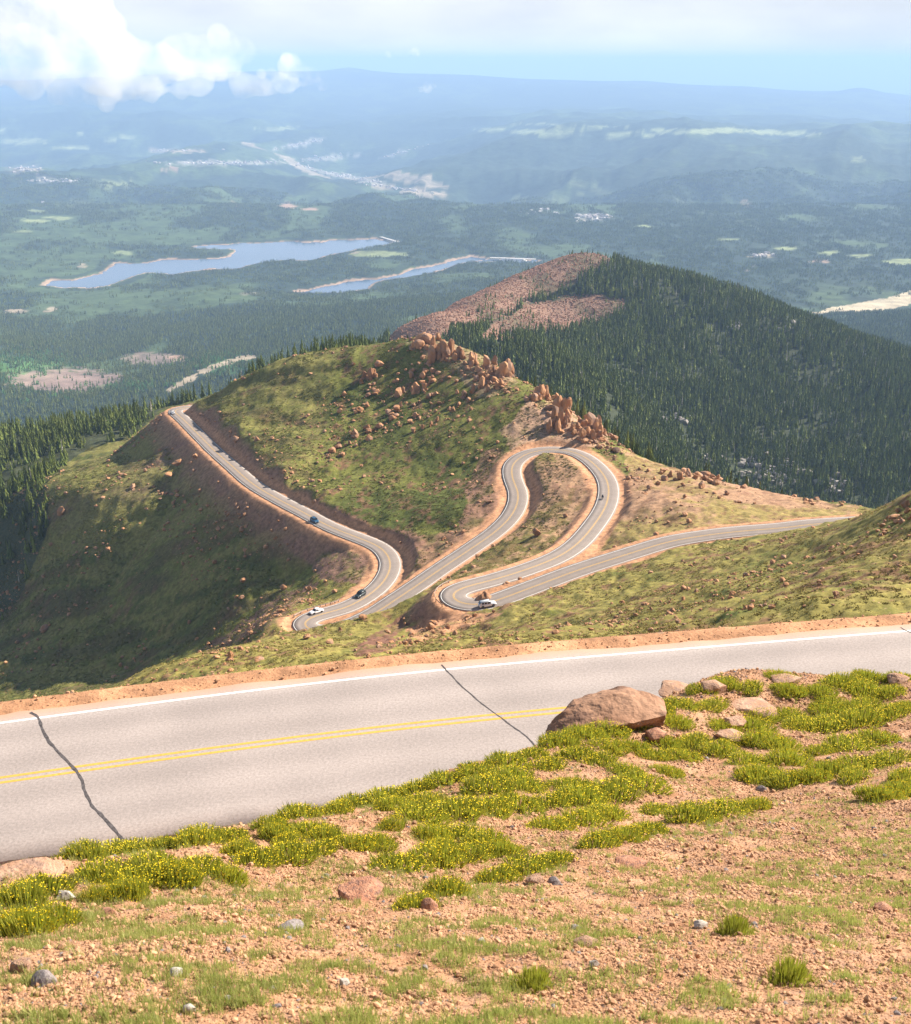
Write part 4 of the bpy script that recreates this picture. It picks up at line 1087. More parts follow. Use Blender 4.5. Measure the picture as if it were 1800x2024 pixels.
idx = np.where(rng.random(len(rest)) < .03, 5 + rng.integers(0, 2, len(rest)), rng.integers(0, 5, len(rest)))
DEAD = [conifer_mesh('snag', 90 + i, 5, 3, width=.10) for i in range(2)]
for m_ in DEAD: m_.materials.append(noisy('dead_wood', (.30, .27, .24), (.42, .38, .34), 2.0))
scatter('forest', P[rest], CONS + DEAD, np.stack([h_ * wv, h_ * wv, h_], -1), rots(len(rest), .03), label='dense dark conifer forest covering the rounded hill and lower flanks', cat='forest', idx=idx)
# scree on the bald part of the wooded hill
X, Y = field(120000, -.1, .2, 1000, 1620)
Zr = height(X, Y, detail=False); px, py, dd = proj(X, Y, Zr)
_, bl = wood_density(X, Y, Zr, px + 34 * (fbm(X / 40, Y / 60, 137, 3) - .5), py + 22 * (fbm(X / 40, Y / 60, 139, 3) - .5))
k = bl & (rng.random(len(X)) < .55)
gr = inpoly(px, py, [(1440, 905), (1480, 915), (1640, 985), (1600, 990), (1500, 955), (1430, 935)])
X, Y, Zr = X[k], Y[k], Zr[k]; s_ = .5 + 2.0 * rng.random(len(X)) ** 2
scatter('scree', np.stack([X, Y, Zr - .2], -1), LOWP, np.stack([s_, s_, s_ * .9], -1), rots(len(X), .4), label='pinkish scree blocks on the bald crown of the wooded hill', cat='scree')
gp = []
for (cx, cy_, rx, ry, n_) in [(1530,940,60,22,70),(1490,915,40,10,40),(1560,925,30,8,30),(1640,965,25,14,35),(1450,645,16,8,24),(1550,650,14,5,12),(1390,905,30,8,16),(1340,830,30,8,14),(1560,800,20,8,10)]:
    gp += [(cx + R.gauss(0, .5) * rx, cy_ + R.gauss(0, .5) * ry) for _ in range(n_)]
gp = np.array(gp); HT, TT = cast(gp[:, 0], gp[:, 1], lambda a, b: height(a, b, detail=False), 600, 1900, 160)
s_ = rng.uniform(3.0, 8.5, len(HT))
scatter('crag', HT - (0, 0, 1.), LOWG, np.stack([s_, s_, s_ * 1.1], -1), rots(len(HT), .4), label='grey crags showing between conifers on the wooded hill', cat='crags')

# valley woods
X, Y = field(105000, -.5, .5, 1700, 3500)
Zr = height(X, Y, detail=False); px, py, dd = proj(X, Y, Zr)
nf_ = fbm(X / 260, Y / 420, 121, 5); nf2_ = fbm(X / 1500, Y / 2400, 123, 5)
cl = sm(nf_ * .6 + nf2_ * .4, .545, .62)
bare = np.where(segdist(px, py, PALE_ROAD + (0, 3)) < 8, 1.0, 0.0)
for (cx, cy_, rx, ry) in [(130,752,120,24),(300,709,62,12),(352,707,20,6),(400,735,22,6),(448,717,28,4),(1720,605,100,14)]:
    bare = np.maximum(bare, np.exp(-(((px - cx) / rx) ** 2 + ((py - cy_) / ry) ** 2) * .8))
k = rng.random(len(X)) < (1 - .75 * cl) * (1 - .93 * sm(bare, .3, .6)) * (.55 + .6 * sm(fbm(X / 60, Y / 80, 171, 3), .35, .5))
X, Y, Zr, px, py = X[k], Y[k], Zr[k], px[k], py[k]; h_ = rng.uniform(8, 14, len(X))
scatter('valley_forest', np.stack([X, Y, Zr - .3], -1), CONS, np.stack([h_ * 1.15, h_ * 1.15, h_], -1), rots(len(X), .03), label='conifer forest on the low hills this side of the reservoirs', cat='forest')
asp = (np.exp(-(((px - 50) / 90) ** 2 + ((py - 735) / 34) ** 2)) + np.exp(-(((px - 450) / 60) ** 2 + ((py - 722) / 18) ** 2)) + np.exp(-(((px - 250) / 80) ** 2 + ((py - 765) / 8) ** 2)))
k = rng.random(len(X)) < asp * .35
s_ = rng.uniform(.7, 1.1, k.sum())
scatter('aspen_grove', np.stack([X, Y, Zr - .3], -1)[k], ASP, np.stack([s_, s_, s_ * .8], -1), rots(k.sum(), .03), label='bright green aspen groves among the valley conifers', cat='trees')
X, Y = field(60000, -.5, .5, 3500, 8200)
Zr, _, _, ls = height(X, Y, detail=False, info=True); px, py, dd = proj(X, Y, Zr)
nf_ = fbm(X / 260, Y / 420, 121, 5); nf2_ = fbm(X / 1500, Y / 2400, 123, 5)
cl = sm(nf_ * .6 + nf2_ * .4, .545, .62)
mead = np.zeros(len(X))
for (cx, cy_, rx, ry) in [(68,437,26,5),(118,431,28,5),(75,417,20,4),(568,407,20,5),(615,414,18,4),(1440,473,28,4),(1558,492,24,4),(1640,500,22,5),(1700,505,24,4),(1505,505,26,5),(1782,517,36,7),(745,502,62,7),(1720,600,110,16),(245,500,16,6),(33,615,26,5),(100,612,9,6),(1270,448,22,4),(1170,430,38,8)]:
    mead = np.maximum(mead, np.exp(-(((px - cx) / rx) ** 2 + ((py - cy_) / ry) ** 2) * .9))
k = (ls > 45) & (rng.random(len(X)) < (1 - .85 * cl) * (1 - sm(mead, .3, .55)) * (.4 + .7 * sm(fbm(X / 120, Y / 160, 181, 3), .38, .55)))
X, Y, Zr = X[k], Y[k], Zr[k]; s_ = rng.uniform(.8, 1.25, len(X)) * np.interp(Y, [3500, 8000], [1, 1.5])
scatter('far_forest', np.stack([X, Y, Zr - .3], -1), CLP, np.stack([s_, s_, s_ * .8], -1), rots(len(X), .02), label='distant conifer woods around the reservoirs and beyond', cat='forest')

# dams
def box(bm, cx, cy_, cz, sx_, sy_, sz_, rz=0, taper=1.0):
    r_ = bmesh.ops.create_cube(bm, size=1.0)
    for v_ in r_['verts']:
        k = taper if v_.co.z > 0 else 1.0
        x, y = v_.co.x * sx_ * k, v_.co.y * sy_ * k
        v_.co = Vector((cx + x * math.cos(rz) - y * math.sin(rz), cy_ + x * math.sin(rz) + y * math.cos(rz), cz + v_.co.z * sz_))
def bmobj(name, bm, mtl, parent=None, smooth=False, bevel=0):
    if bevel:
        bmesh.ops.bevel(bm, geom=bm.edges[:], offset=bevel, segments=2, affect='EDGES')
    bmesh.ops.recalc_face_normals(bm, faces=bm.faces[:])
    me = bpy.data.meshes.new(name); bm.to_mesh(me); bm.free()
    for p in me.polygons: p.use_smooth = smooth
    return mobj(name, me, mtl, parent)
M_dam = noisy('dam_stone', (.42, .34, .28), (.55, .46, .38), .05)
M_conc = noisy('dam_concrete', (.60, .57, .52), (.72, .69, .65), .05)
def dam(a, b, mtl, lab, wd_=16, hh=7, z=LAKE_Z):
    A = on_level(*map(float, a), z); B = on_level(*map(float, b), z); d = B - A; Ln = math.hypot(d[0], d[1])
    e_ = empty('dam', tuple((A + B) / 2), (0, 0, math.atan2(d[1], d[0])))
    bm = bmesh.new(); box(bm, 0, 0, -8 + hh / 2, Ln, wd_ * 3.2, hh + 16, taper=.38); bmobj('embankment', bm, mtl, e_)
    bm = bmesh.new(); box(bm, 0, 0, hh + .35, Ln, wd_ * .9, .7); bmobj('crest_road', bm, M_conc, e_)
    for s_ in (-1, 1):
        bm = bmesh.new(); box(bm, 0, s_ * wd_ * .42, hh + 1.2, Ln, .8, 1.0); bmobj('parapet', bm, M_conc, e_)
    setp(e_, lab, 'dam')
dam((752, 471), (806, 487), M_dam, 'long brown earth dam closing the right end of the larger reservoir')
dam((968, 514), (1058, 517), M_conc, 'pale dam line at the right end of the smaller reservoir', 22, 10)

# houses of the valley town
def house_mesh(seed):
    r = random.Random(seed); bm = bmesh.new(); a, b, h = r.uniform(12, 24), r.uniform(9, 16), r.uniform(4, 7)
    vs = [bm.verts.new(p) for p in [(-a/2,-b/2,-2),(a/2,-b/2,-2),(a/2,b/2,-2),(-a/2,b/2,-2),(-a/2,-b/2,h),(a/2,-b/2,h),(a/2,b/2,h),(-a/2,b/2,h),(-a/2,0,h+3.5),(a/2,0,h+3.5)]]
    for f in [(0,1,5,4),(1,2,6,9,5),(2,3,7,6),(3,0,4,8,7)]: bm.faces.new([vs[i_] for i_ in f])
    for f in [(4,5,9,8),(6,7,8,9)]: bm.faces.new([vs[i_] for i_ in f]).material_index = 1
    me = bpy.data.meshes.new('house'); bm.to_mesh(me); bm.free(); return me
M_wall = noisy('house_wall', (.34, .33, .31), (.50, .48, .45), .3, random_amt=.15); M_roof = noisy('house_roof', (.32, .26, .24), (.6, .57, .54), .1, random_amt=.4)
HS = [house_mesh(i) for i in range(4)]
for m_ in HS: m_.materials.append(M_wall); m_.materials.append(M_roof)
gp = []
for (cx, cy_, rx, ry, sl_, n_) in [(440,322,110,4,0,150),(650,312,55,6,-.08,60),(620,335,60,4,.25,50),(700,352,55,6,.18,90),(590,285,45,3,-.2,60),(110,358,55,4,0,60),(50,335,30,6,0,40),(790,374,60,4,.13,60),(790,302,40,3,-.25,40),(1170,430,34,8,0,60),(1070,418,22,5,0,20),(1505,505,25,4,0,14),(85,401,4,2,0,3),(340,298,60,2,0,30)]:
    for _ in range(n_):
        dx = R.gauss(0, .5) * rx; gp.append((cx + dx, cy_ + sl_ * dx + R.gauss(0, .5) * ry))
gp = np.array(gp); HT, TT = cast(gp[:, 0], gp[:, 1], lambda a, b: height(a, b, detail=False), 3000, 30000, 200)
kk = rng.random(len(HT)) < .6; HT = HT[kk]
s_ = rng.uniform(.7, 1.4, len(HT))
scatter('town_houses', HT, HS, np.stack([s_, s_, s_], -1), rots(len(HT), 0), label='tiny pale houses of the town along the valley', cat='houses')

# ------------------------------------------------------------------ foreground: stones, flowers, gravel, grass
def nearcast(px, py): return cast(px, py, near_h, 2.5, 26, 260)
STN = [rock_mesh('stone', 400 + i, 3, (1.2, .9, .62), 12, .10) for i in range(7)]
def shaped_boulder():
    # profile read from the photograph: broad flat top sloping down to the left, undercut left and front faces
    pts_ = [(-.50,-.10,.30),(-.47,-.16,.0),(-.44,.1,.42),(-.30,-.26,.66),(-.22,.12,.80),(-.02,-.27,.84),(.10,.15,1.0),(.22,.0,1.0),(.34,.15,.96),(.50,.05,.80),(.44,-.20,.78),(.16,-.28,.84),(-.16,-.29,.76),
            (-.38,-.18,.0),(-.10,-.16,-.1),(.20,-.12,-.1),(.44,-.06,-.1),(.5,.2,-.1),(.2,.35,-.1),(-.2,.35,-.1),(-.45,.2,-.1),(.2,.36,.8),(-.2,.34,.55),(-.36,.0,.56)]
    bm = bmesh.new()
    for x, y, z in pts_: bm.verts.new((x, y, z * .46))
    r0 = bmesh.ops.convex_hull(bm, input=bm.verts[:])
    bmesh.ops.delete(bm, geom=[v for v in bm.verts if not v.link_faces], context='VERTS')
    bmesh.ops.triangulate(bm, faces=bm.faces[:])
    for k in range(4):
        bmesh.ops.subdivide_edges(bm, edges=[e_ for e_ in bm.edges if e_.calc_length() > .05], cuts=1, use_grid_fill=True)
        bmesh.ops.triangulate(bm, faces=bm.faces[:])
        if k == 1: bmesh.ops.smooth_vert(bm, verts=bm.verts[:], factor=.2, use_axis_x=True, use_axis_y=True, use_axis_z=True)
    bm.normal_update()
    for v in bm.verts:
        c = v.co; st_ = mnoise.noise(Vector((c.x * 3, c.y * 3, c.z * 9)))
        v.co = c + v.normal * (.022 * st_ + .014 * mnoise.noise(c * 12) + .007 * mnoise.noise(c * 30))
    me = bpy.data.meshes.new('boulder'); bm.to_mesh(me); bm.free(); me['h'] = max(v.co.z for v in me.vertices)
    return me
BIG = shaped_boulder()
stones = [
 (1210,1432,225,98,BIG,noisy('brown_boulder', (.24, .125, .075), (.40, .24, .155), 2.0, bump=.9, bscale=14, bdist=.05, c3=(.17, .095, .065), s3=4),'big flat topped brown boulder standing at the edge of the near road',.3),
 (1335,1374,80,14,2,M_stone,'low tan rock just right of the big roadside boulder',.35),(1408,1368,48,28,3,M_stone,'small brown rock with a dark left face among flowers at the slope brow',.3),
 (1487,1406,90,22,0,M_stone,'broad pale orange boulder sunk among the yellow flowers',.35),(1452,1442,44,34,4,M_stone,'brown block touching the lower left of the broad sunken boulder',.2),(1440,1462,64,26,5,M_stone,'flat tan stone below the brown block in the flowers',.3),
 (1297,1464,40,30,3,M_stonered,'jagged purple red stone below the big roadside boulder',.2),(1772,1352,44,22,2,M_stone,'rounded rock at the brow near the right edge',.3),(1552,1350,58,16,3,M_stone,'thin flat stone at the brow left of the flower clump',.3),
 (716,1775,84,40,6,M_stonered,'rust red wedge shaped stone in the middle foreground',.2),(846,1800,34,30,1,M_stonered,'small upright brown stone under the lowest middle flower clump',.2),(132,1780,32,26,4,M_stonewhite,'pale pink stone between the two left flower mats',.3),
 (44,1925,46,42,0,M_stone,'tan stone at the left edge of the picture',.25),(84,1948,48,34,1,M_stonegrey,'grey stone with a dark left side near the lower left corner',.2),(346,1932,26,24,2,M_stonewhite,'white quartz chip in the lower left foreground',.2),(375,2004,24,28,3,M_stonewhite,'white tilted chip at the bottom left',.2),
 (216,1812,34,20,4,M_stonered,'dark red stone right of the left flower mat',.2),(575,1838,48,24,5,M_stonegrey,'dark grey slab shaped stone left of centre foreground',.3),(1240,1716,64,12,2,M_stonered,'long purple grey slab in the right middle foreground',.3),(1058,1748,34,22,0,M_stone,'pale stone at the foot of the middle flower clump',.2),
 (1094,1750,24,18,1,M_stonegrey,'small grey stone right of the middle flower clump',.2),(1382,1838,28,22,2,M_stonewhite,'pale rounded stone left of the small right plant',.2),(1157,1874,46,26,3,M_stone,'pinkish flat stone in the lower right foreground',.3),(1175,1914,20,24,4,M_stonewhite,'white sharp chip under the pinkish flat stone',.2),
 (1742,1802,34,26,5,M_stonered,'reddish stone at the far right foreground',.2),(680,1950,20,24,6,M_stonewhite,'white chip in the bottom middle foreground',.2),(952,1866,16,16,0,M_stonewhite,'tiny white chip right of centre in the foreground',.2),(40,1738,150,14,6,M_stone,'broad sandy slab at the left brow beside the asphalt',.6),
 (1505,1566,20,14,1,M_stonegrey,'small blue grey stone below the right hand flowers',.2),(930,1656,22,12,2,M_stonered,'small red stone between the middle flower mats',.2),(1680,1640,16,16,3,M_stonered,'small dark stone in the gravel at right',.2),(1140,1840,22,12,4,M_stonegrey,'dull grey stone above the pinkish flat stone',.2)]
arr = np.array([(s_[0], s_[1] - 3) for s_ in stones], float)
HT, TT = nearcast(arr[:, 0], arr[:, 1])
for s_, p, t in zip(stones, HT, TT):
    px_, py_, wp, hp, kd, mt_, lab, sink = s_
    src = kd if not isinstance(kd, int) else STN[kd]
    m_ = src.copy(); m_.materials.clear(); m_.materials.append(mt_); m_['h'] = src['h']
    wd_ = wp * t / FPX * 1.08; ht = hp * t / FPX * .72 / (1 - sink)
    nm = 'boulder' if wp > 90 else 'stone'
    o = place_rock(m_, p, wd_, ht, nm, rz=R.uniform(-.3, .3), sink=sink, tilt=.12)
    if src is BIG:
        o.rotation_euler = (.0, -.05, .12); o.scale = (wd_ * 1.02, wd_ * .9, wd_ * .64); o.location.z = p[2] - .20; o.location.x -= .09
    setp(o, lab, 'rock' if wp > 40 else 'stone')

M_leafg = noisy('avens_leaves', (.215, .225, .032), (.40, .37, .06), 6.0, random_amt=.22, rough=.75, spec=.2)
def translucent(m, c, f):
    nt = m.node_tree; b = nt.nodes['Principled BSDF']; o = nt.nodes['Material Output']
    t = N(nt, 'ShaderNodeBsdfTranslucent'); t.inputs['Color'].default_value = (*c, 1); mx = N(nt, 'ShaderNodeMixShader'); mx.inputs[0].default_value = f
    nt.links.new(b.outputs[0], mx.inputs[1]); nt.links.new(t.outputs[0], mx.inputs[2]); nt.links.new(mx.outputs[0], o.inputs['Surface'])
translucent(M_leafg, (.32, .36, .04), .36)
M_petal = noisy('yellow_petals', (.80, .62, .02), (.90, .74, .04), 20, rough=.6)
def flower_mat(seed, n=820, nf=250):
    """cushion 1 m across: leaves and blossoms as two meshes"""
    r = random.Random(seed); V = []; Fa = []
    def hgt(d): return .20 * max(0.0, 1 - (d / .5) ** 2) ** .6
    rx = [r.uniform(.75, 1.1) for _ in range(9)]
    def lim(a):
        k = a / 6.2832 * 9; i_ = int(k) % 9; f = k - int(k); return rx[i_] * (1 - f) + rx[(i_ + 1) % 9] * f
    for k in range(n):
        a = r.uniform(0, 6.2832); d = .5 * math.sqrt(r.random()) * lim(a); x, y = d * math.cos(a), d * math.sin(a)
        h = hgt(d / lim(a)) * r.uniform(.45, 1.35) + .035 + (.07 if r.random() < .12 else 0); aa = r.uniform(0, 6.28); w_ = r.uniform(.006, .013)
        lx, ly = x * .28 + r.uniform(-.035, .035), y * .28 + r.uniform(-.035, .035)
        cx_, sy_ = w_ * math.cos(aa), w_ * math.sin(aa); b = len(V)
        V += [(x - cx_ * .6, y - sy_ * .6, -.03), (x + cx_ * .6, y + sy_ * .6, -.03), (x + lx * .5 + cx_, y + ly * .5 + sy_, h * .6), (x + lx * .5 - cx_, y + ly * .5 - sy_, h * .6), (x + lx, y + ly, h), (x + lx, y + ly, h)]
        Fa += [(b, b + 1, b + 2, b + 3), (b + 3, b + 2, b + 4, b + 5)]
    leaf = npmesh('leaves', V, Fa, False); leaf.materials.append(M_leafg)
    V = []; Fa = []
    for k in range(nf):
        a = r.uniform(0, 6.2832); d = .48 * math.sqrt(r.random()) * lim(a); x, y = d * math.cos(a) * 1.15, d * math.sin(a) * 1.15
        h = hgt(d / lim(a) * .97) + r.uniform(.03, .065); rr = r.uniform(.009, .015)
        n_ = Vector((r.uniform(-.7, .7), r.uniform(-.9, .4), 1)).normalized(); u_ = n_.orthogonal().normalized(); v_ = n_.cross(u_)
        b = len(V); c_ = Vector((x, y, h)); V.append(tuple(c_ - n_ * rr * .35))
        for q_ in range(10):
            an = q_ * math.pi / 5; rad = rr if q_ % 2 == 0 else rr * .62
            V.append(tuple(c_ + (u_ * math.cos(an) + v_ * math.sin(an)) * rad))
        Fa += [(b, b + 1 + q_, b + 1 + (q_ + 1) % 10) for q_ in range(10)]
    pet = npmesh('blossoms', V, Fa, False); pet.materials.append(M_petal)
    return leaf, pet
FM = [flower_mat(500 + i) for i in range(7)]
FL = [(160,1703,95),(215,1694,95),(270,1693,85),(330,1684,90),(390,1672,95),(450,1668,85),(540,1645,75),(590,1622,85),(605,1655,85),(545,1660,70),(665,1612,65),(705,1598,85),(760,1585,85),(820,1573,85),(880,1555,85),(940,1540,85),(1000,1520,85),(1050,1503,75),(1105,1480,85),(1155,1462,85),(1205,1455,85),(1250,1440,65),(1300,1416,75),(1350,1402,75),(1330,1436,75),(1400,1405,75),(1385,1372,55),(1430,1360,62),(1540,1345,60),(1480,1366,62),(1560,1374,72),(1660,1360,85),(1720,1350,75),(1780,1350,65),(1620,1374,55),(1700,1376,85),(1760,1380,75),(1640,1396,60),
 (30,1795,115),(85,1768,115),(50,1850,130),(112,1830,105),(15,1838,90),(200,1745,115),(190,1785,55),(255,1755,125),(320,1745,115),(300,1722,105),(380,1725,95),(440,1742,95),(250,1775,85),(360,1748,80),
 (500,1713,95),(560,1706,105),(620,1696,105),(700,1683,85),(742,1678,72),(470,1693,72),(640,1664,72),(565,1674,62),(770,1643,55),(830,1628,115),(900,1618,115),(960,1615,115),(855,1663,80),(840,1598,80),(780,1606,75),(1020,1603,95),(1090,1597,95),(1150,1592,105),(1210,1578,105),(1270,1562,95),(1130,1565,95),(1040,1565,85),(960,1570,95),(1320,1535,65),(1240,1535,75),(1180,1515,75),
 (790,1723,115),(860,1712,115),(930,1703,85),(870,1685,85),(960,1676,85),(1000,1693,85),(905,1660,95),(980,1748,95),(1040,1732,105),(1100,1713,85),(1090,1645,95),(1150,1634,95),(1200,1620,85),(1180,1678,85),(1230,1668,95),(1280,1654,85),(1370,1625,95),(1430,1615,95),(1490,1604,75),(1300,1613,70),
 (820,1798,85),(880,1775,85),(1480,1515,75),(1500,1545,95),(1560,1554,85),(1610,1548,75),(1560,1514,85),(1640,1534,95),(1700,1526,95),(1760,1514,85),(1790,1545,75),(1690,1546,70),(1745,1586,95),(1790,1580,85),(1800,1566,85),(1680,1486,95),(1740,1474,85),(1620,1494,65),(1640,1446,95),(1700,1436,95),(1760,1420,85),(1790,1404,65),(1580,1444,75),(1480,1446,85),(1430,1446,65),(1540,1484,75),(1510,1474,85),(1560,1425,65),(1640,1415,85),(1500,1425,75),(1450,1474,65),(1370,1474,75),(1420,1494,75),(1310,1476,75),(1250,1486,75),(1200,1486,85),(1140,1505,85),(1080,1525,85),(1010,1545,85),(1700,1404,75),(1350,1505,75),(1290,1505,75)]
arr = np.array(FL, float)
HT, TT = nearcast(arr[:, 0], arr[:, 1] - 4)
for (a_, b_, wp), p, t in zip(FL, HT, TT):
    k = R.randrange(7); ww = wp * t / FPX * 1.14
    e_ = empty('flower_clump', tuple(p - np.array([0, 0, .01])), (R.uniform(-.1, .1), R.uniform(-.1, .1), R.uniform(-.4, .6)))
    e_.scale = (ww, ww * R.uniform(.55, .8), R.uniform(.65, 1.05) * min(1.2, max(.6, ww * 1.1)))
    side = 'in the mat at the left edge of the foreground' if a_ < 140 else 'on the brow along the near edge of the asphalt' if b_ < 1595 - (a_ - 640) * .42 and a_ > 140 and a_ < 1300 or (a_ <= 640 and b_ < 1700) else 'in the mats of the lower middle foreground' if a_ < 1130 else 'in the flowery turf of the right foreground' if b_ > 1480 else 'between the rocks near the top of the right foreground'
    setp(e_, 'green cushion with yellow blossoms, ' + where(p), 'flowers', 'yellow flower cushions ' + side)
    for m_, nm in zip(FM[k], ('leaves', 'blossoms')):
        c_ = bpy.data.objects.new(nm, m_); C.objects.link(c_); c_.parent = e_
for (a_, b_, wp, lab) in [(1052, 1956, 95, 'small dark green plant with a few yellow blooms alone in the bottom foreground'), (1452, 1848, 85, 'small green plant with yellow buds beside a pale stone at right'), (1560, 1945, 110, 'thin pale green grass plant low at right')]:
    p, t = nearcast([a_], [b_ - 4]); p = p[0]; ww = wp * t[0] / FPX
    lf, _ = FM[2]
    e_ = empty('flower_clump', tuple(p), (0, 0, 1.0)); e_.scale = (ww, ww * .8, ww * 1.5)
    setp(e_, lab, 'plant')
    c_ = bpy.data.objects.new('leaves', lf); C.objects.link(c_); c_.parent = e_
    if wp < 100:
        _, pt = flower_mat(77, 4, 7 if wp > 90 else 12)
        c_ = bpy.data.objects.new('blossoms', pt); C.objects.link(c_); c_.parent = e_; c_.scale = (1, 1, 1.2)

# gravel
PEB = [rock_mesh('pebble', 600 + i, 1, (1.1, 1, .75), 7, .1) for i in range(6)]
for m_ in PEB: m_.materials.append(M_pebble)
PEB2 = [PEB[0].copy()]; PEB2[0].materials.clear(); PEB2[0].materials.append(M_stonegrey)
n = 430000
Y = rng.uniform(2.4, 22, n) ** 1.0; Y = 2.4 + (22 - 2.4) * rng.random(n) ** 1.55; s_ = rng.uniform(-.56, .56, n); X = s_ * (Y + .8)
k = rng.random(n) < (.25 + .85 * sm(fbm(X / .5, Y / .5, 191, 3), .35, .6))
X, Y = X[k], Y[k]; Zr = near_h(X, Y)
sz = (.0045 + .006 * rng.random(len(X)) + .022 * rng.random(len(X)) ** 16) * np.interp(Y, [2.4, 8, 20], [.8, 1.3, 2.4])
scatter('gravel', np.stack([X, Y, Zr - sz * .1], -1), PEB + PEB2, np.stack([sz, sz, sz], -1) * rng.uniform(.8, 1.5, (len(X), 3)), rots(len(X), .5), label='loose orange brown gravel covering the near slope', cat='gravel',
        idx=np.where(rng.random(len(X)) < .04, 6, rng.integers(0, 6, len(X))))
# sparse grass
def sprig(seed, n=14):
    r = random.Random(seed); V = []; Fa = []
    for k in range(n):
        a = r.uniform(0, 6.28); d = .45 * math.sqrt(r.random()); x, y = d * math.cos(a), d * math.sin(a); h = r.uniform(.35, 1.0); aa = r.uniform(0, 6.28); w_ = r.uniform(.028, .05)
        lx, ly = r.uniform(-.3, .3), r.uniform(-.3, .3); b = len(V)
        V += [(x - w_ * math.cos(aa), y - w_ * math.sin(aa), -.05), (x + w_ * math.cos(aa), y + w_ * math.sin(aa), -.05), (x + lx, y + ly, h)]; Fa.append((b, b + 1, b + 2))
    return npmesh('grass', V, Fa, False)
M_gr = noisy('thin_grass', (.24, .25, .07), (.38, .37, .15), 3.0, random_amt=.3, rough=.8, spec=.15)
translucent(M_gr, (.36, .42, .10), .35)
SPR = [sprig(i) for i in range(5)]
for m_ in SPR: m_.materials.append(M_gr)
n = 150000
Y = 2.3 + 20 * rng.random(n) ** 1.7; X = rng.uniform(-.56, .56, n) * (Y + .8)
k = rng.random(n) < .62 * sm(fbm(X / .22 + 4, Y / .20, 201, 3) * .6 + fbm(X / 1.1, Y / .8, 203, 3) * .4, .47, .62) * np.interp(Y, [2.4, 7, 12, 20], [1, .8, .5, .4]) + .03
X, Y = X[k], Y[k]; Zr = near_h(X, Y); s_ = rng.uniform(.022, .06, len(X)) * np.interp(Y, [2.4, 10], [1, 1.25])
scatter('sparse_grass', np.stack([X, Y, Zr], -1), SPR, np.stack([s_, s_, s_ * 1.15], -1), rots(len(X), .2), label='thin short grass growing through the gravel', cat='grass')
# verge grit beyond the near road
i0 = NR[(NR[:, 0] > -22) & (NR[:, 0] < 22)]
nn_ = normals(NR)[(NR[:, 0] > -22) & (NR[:, 0] < 22)]
j = rng.integers(0, len(i0), 5000); off = rng.uniform(4.0, 7.5, 5000)
al = rng.uniform(-.3, .3, 5000); X = i0[j, 0] + nn_[j, 0] * off + nn_[j, 1] * al; Y = i0[j, 1] + nn_[j, 1] * off - nn_[j, 0] * al; Zr = height(X, Y)
sz = .02 + .05 * rng.random(5000) ** 4 + .16 * rng.random(5000) ** 60
scatter('verge_gravel', np.stack([X, Y, Zr], -1), PEB, np.stack([sz, sz, sz], -1), rots(5000, .5), label='orange grit and stones on the verge beyond the near road', cat='gravel')

# ------------------------------------------------------------------ guardrails
M_steel = noisy('weathered_steel', (.22, .16, .13), (.34, .27, .23), 2.0, rough=.5, random_amt=.05); M_post = noisy('post_wood', (.16, .12, .09), (.24, .18, .14), 3.0)
def guardrail(idx0, idx1, off, lab):
    P = FR[idx0:idx1]; n_ = normals(FR)[idx0:idx1]
    A = P.copy(); A[:, :2] += n_ * off
    c0 = A[0]
    e_ = empty('guardrail', tuple(c0))
    prof = [(0, .45), (.06, .50), (.0, .58), (.06, .66), (0, .74), (-.02, .74), (.04, .66), (-.02, .58), (.04, .50), (-.02, .45)]
    rows = []
    sg = -1 if off > 0 else 1
    for (dx, z) in prof: rows.append(np.stack([A[:, 0] + n_[:, 0] * sg * (dx + .12) - c0[0], A[:, 1] + n_[:, 1] * sg * (dx + .12) - c0[1], A[:, 2] + z - c0[2]], -1))
    me = npmesh('rail', np.stack(rows, 1).reshape(-1, 3), gridfaces(len(A), len(prof)), False); mobj('rail', me, M_steel, e_)
    bm = bmesh.new(); box(bm, 0, 0, .3, .18, .2, 1.0); pm = bpy.data.meshes.new('post'); bm.to_mesh(pm); bm.free(); pm.materials.append(M_post)
    for k in range(0, len(A), 2):
        o = mobj('post', pm, None, e_); o.location = tuple(A[k] - c0); o.rotation_euler.z = math.atan2(n_[k, 1], n_[k, 0])
    setp(e_, lab, 'guardrail')
def fidx(px, py):
    a, b, _ = proj(FR[:, 0], FR[:, 1], FR[:, 2]); return int(np.argmin((a - px) ** 2 + (b - py) ** 2))
i_a, i_b = fidx(950, 1200), fidx(925, 1158)
half = (i_a + i_b) // 2
side_out = 1
# outer side of the SUV hairpin: away from the loop centre
cc = FR[i_a:i_b].mean(0)
nrm = normals(FR)
out = -1 if ((FR[half, :2] + nrm[half] - cc[:2]) ** 2).sum() < ((FR[half, :2] - nrm[half] - cc[:2]) ** 2).sum() else 1
guardrail(fidx(905, 1193), fidx(925, 1158), out * 5.2, 'dark steel guardrail curving round the tight hairpin left of the silver car')
i1, i2 = fidx(606, 1222), fidx(695, 1197)
guardrail(min(i1, i2), max(i1, i2), out * 4.6 if False else -4.6 if (lambda a: a)(((proj(*(FR[(i1+i2)//2] + np.append(nrm[(i1+i2)//2] * 4.6, 0)))[1]) > proj(*FR[(i1+i2)//2])[1])) else 4.6, 'long guardrail behind the white car along the lower hairpin')

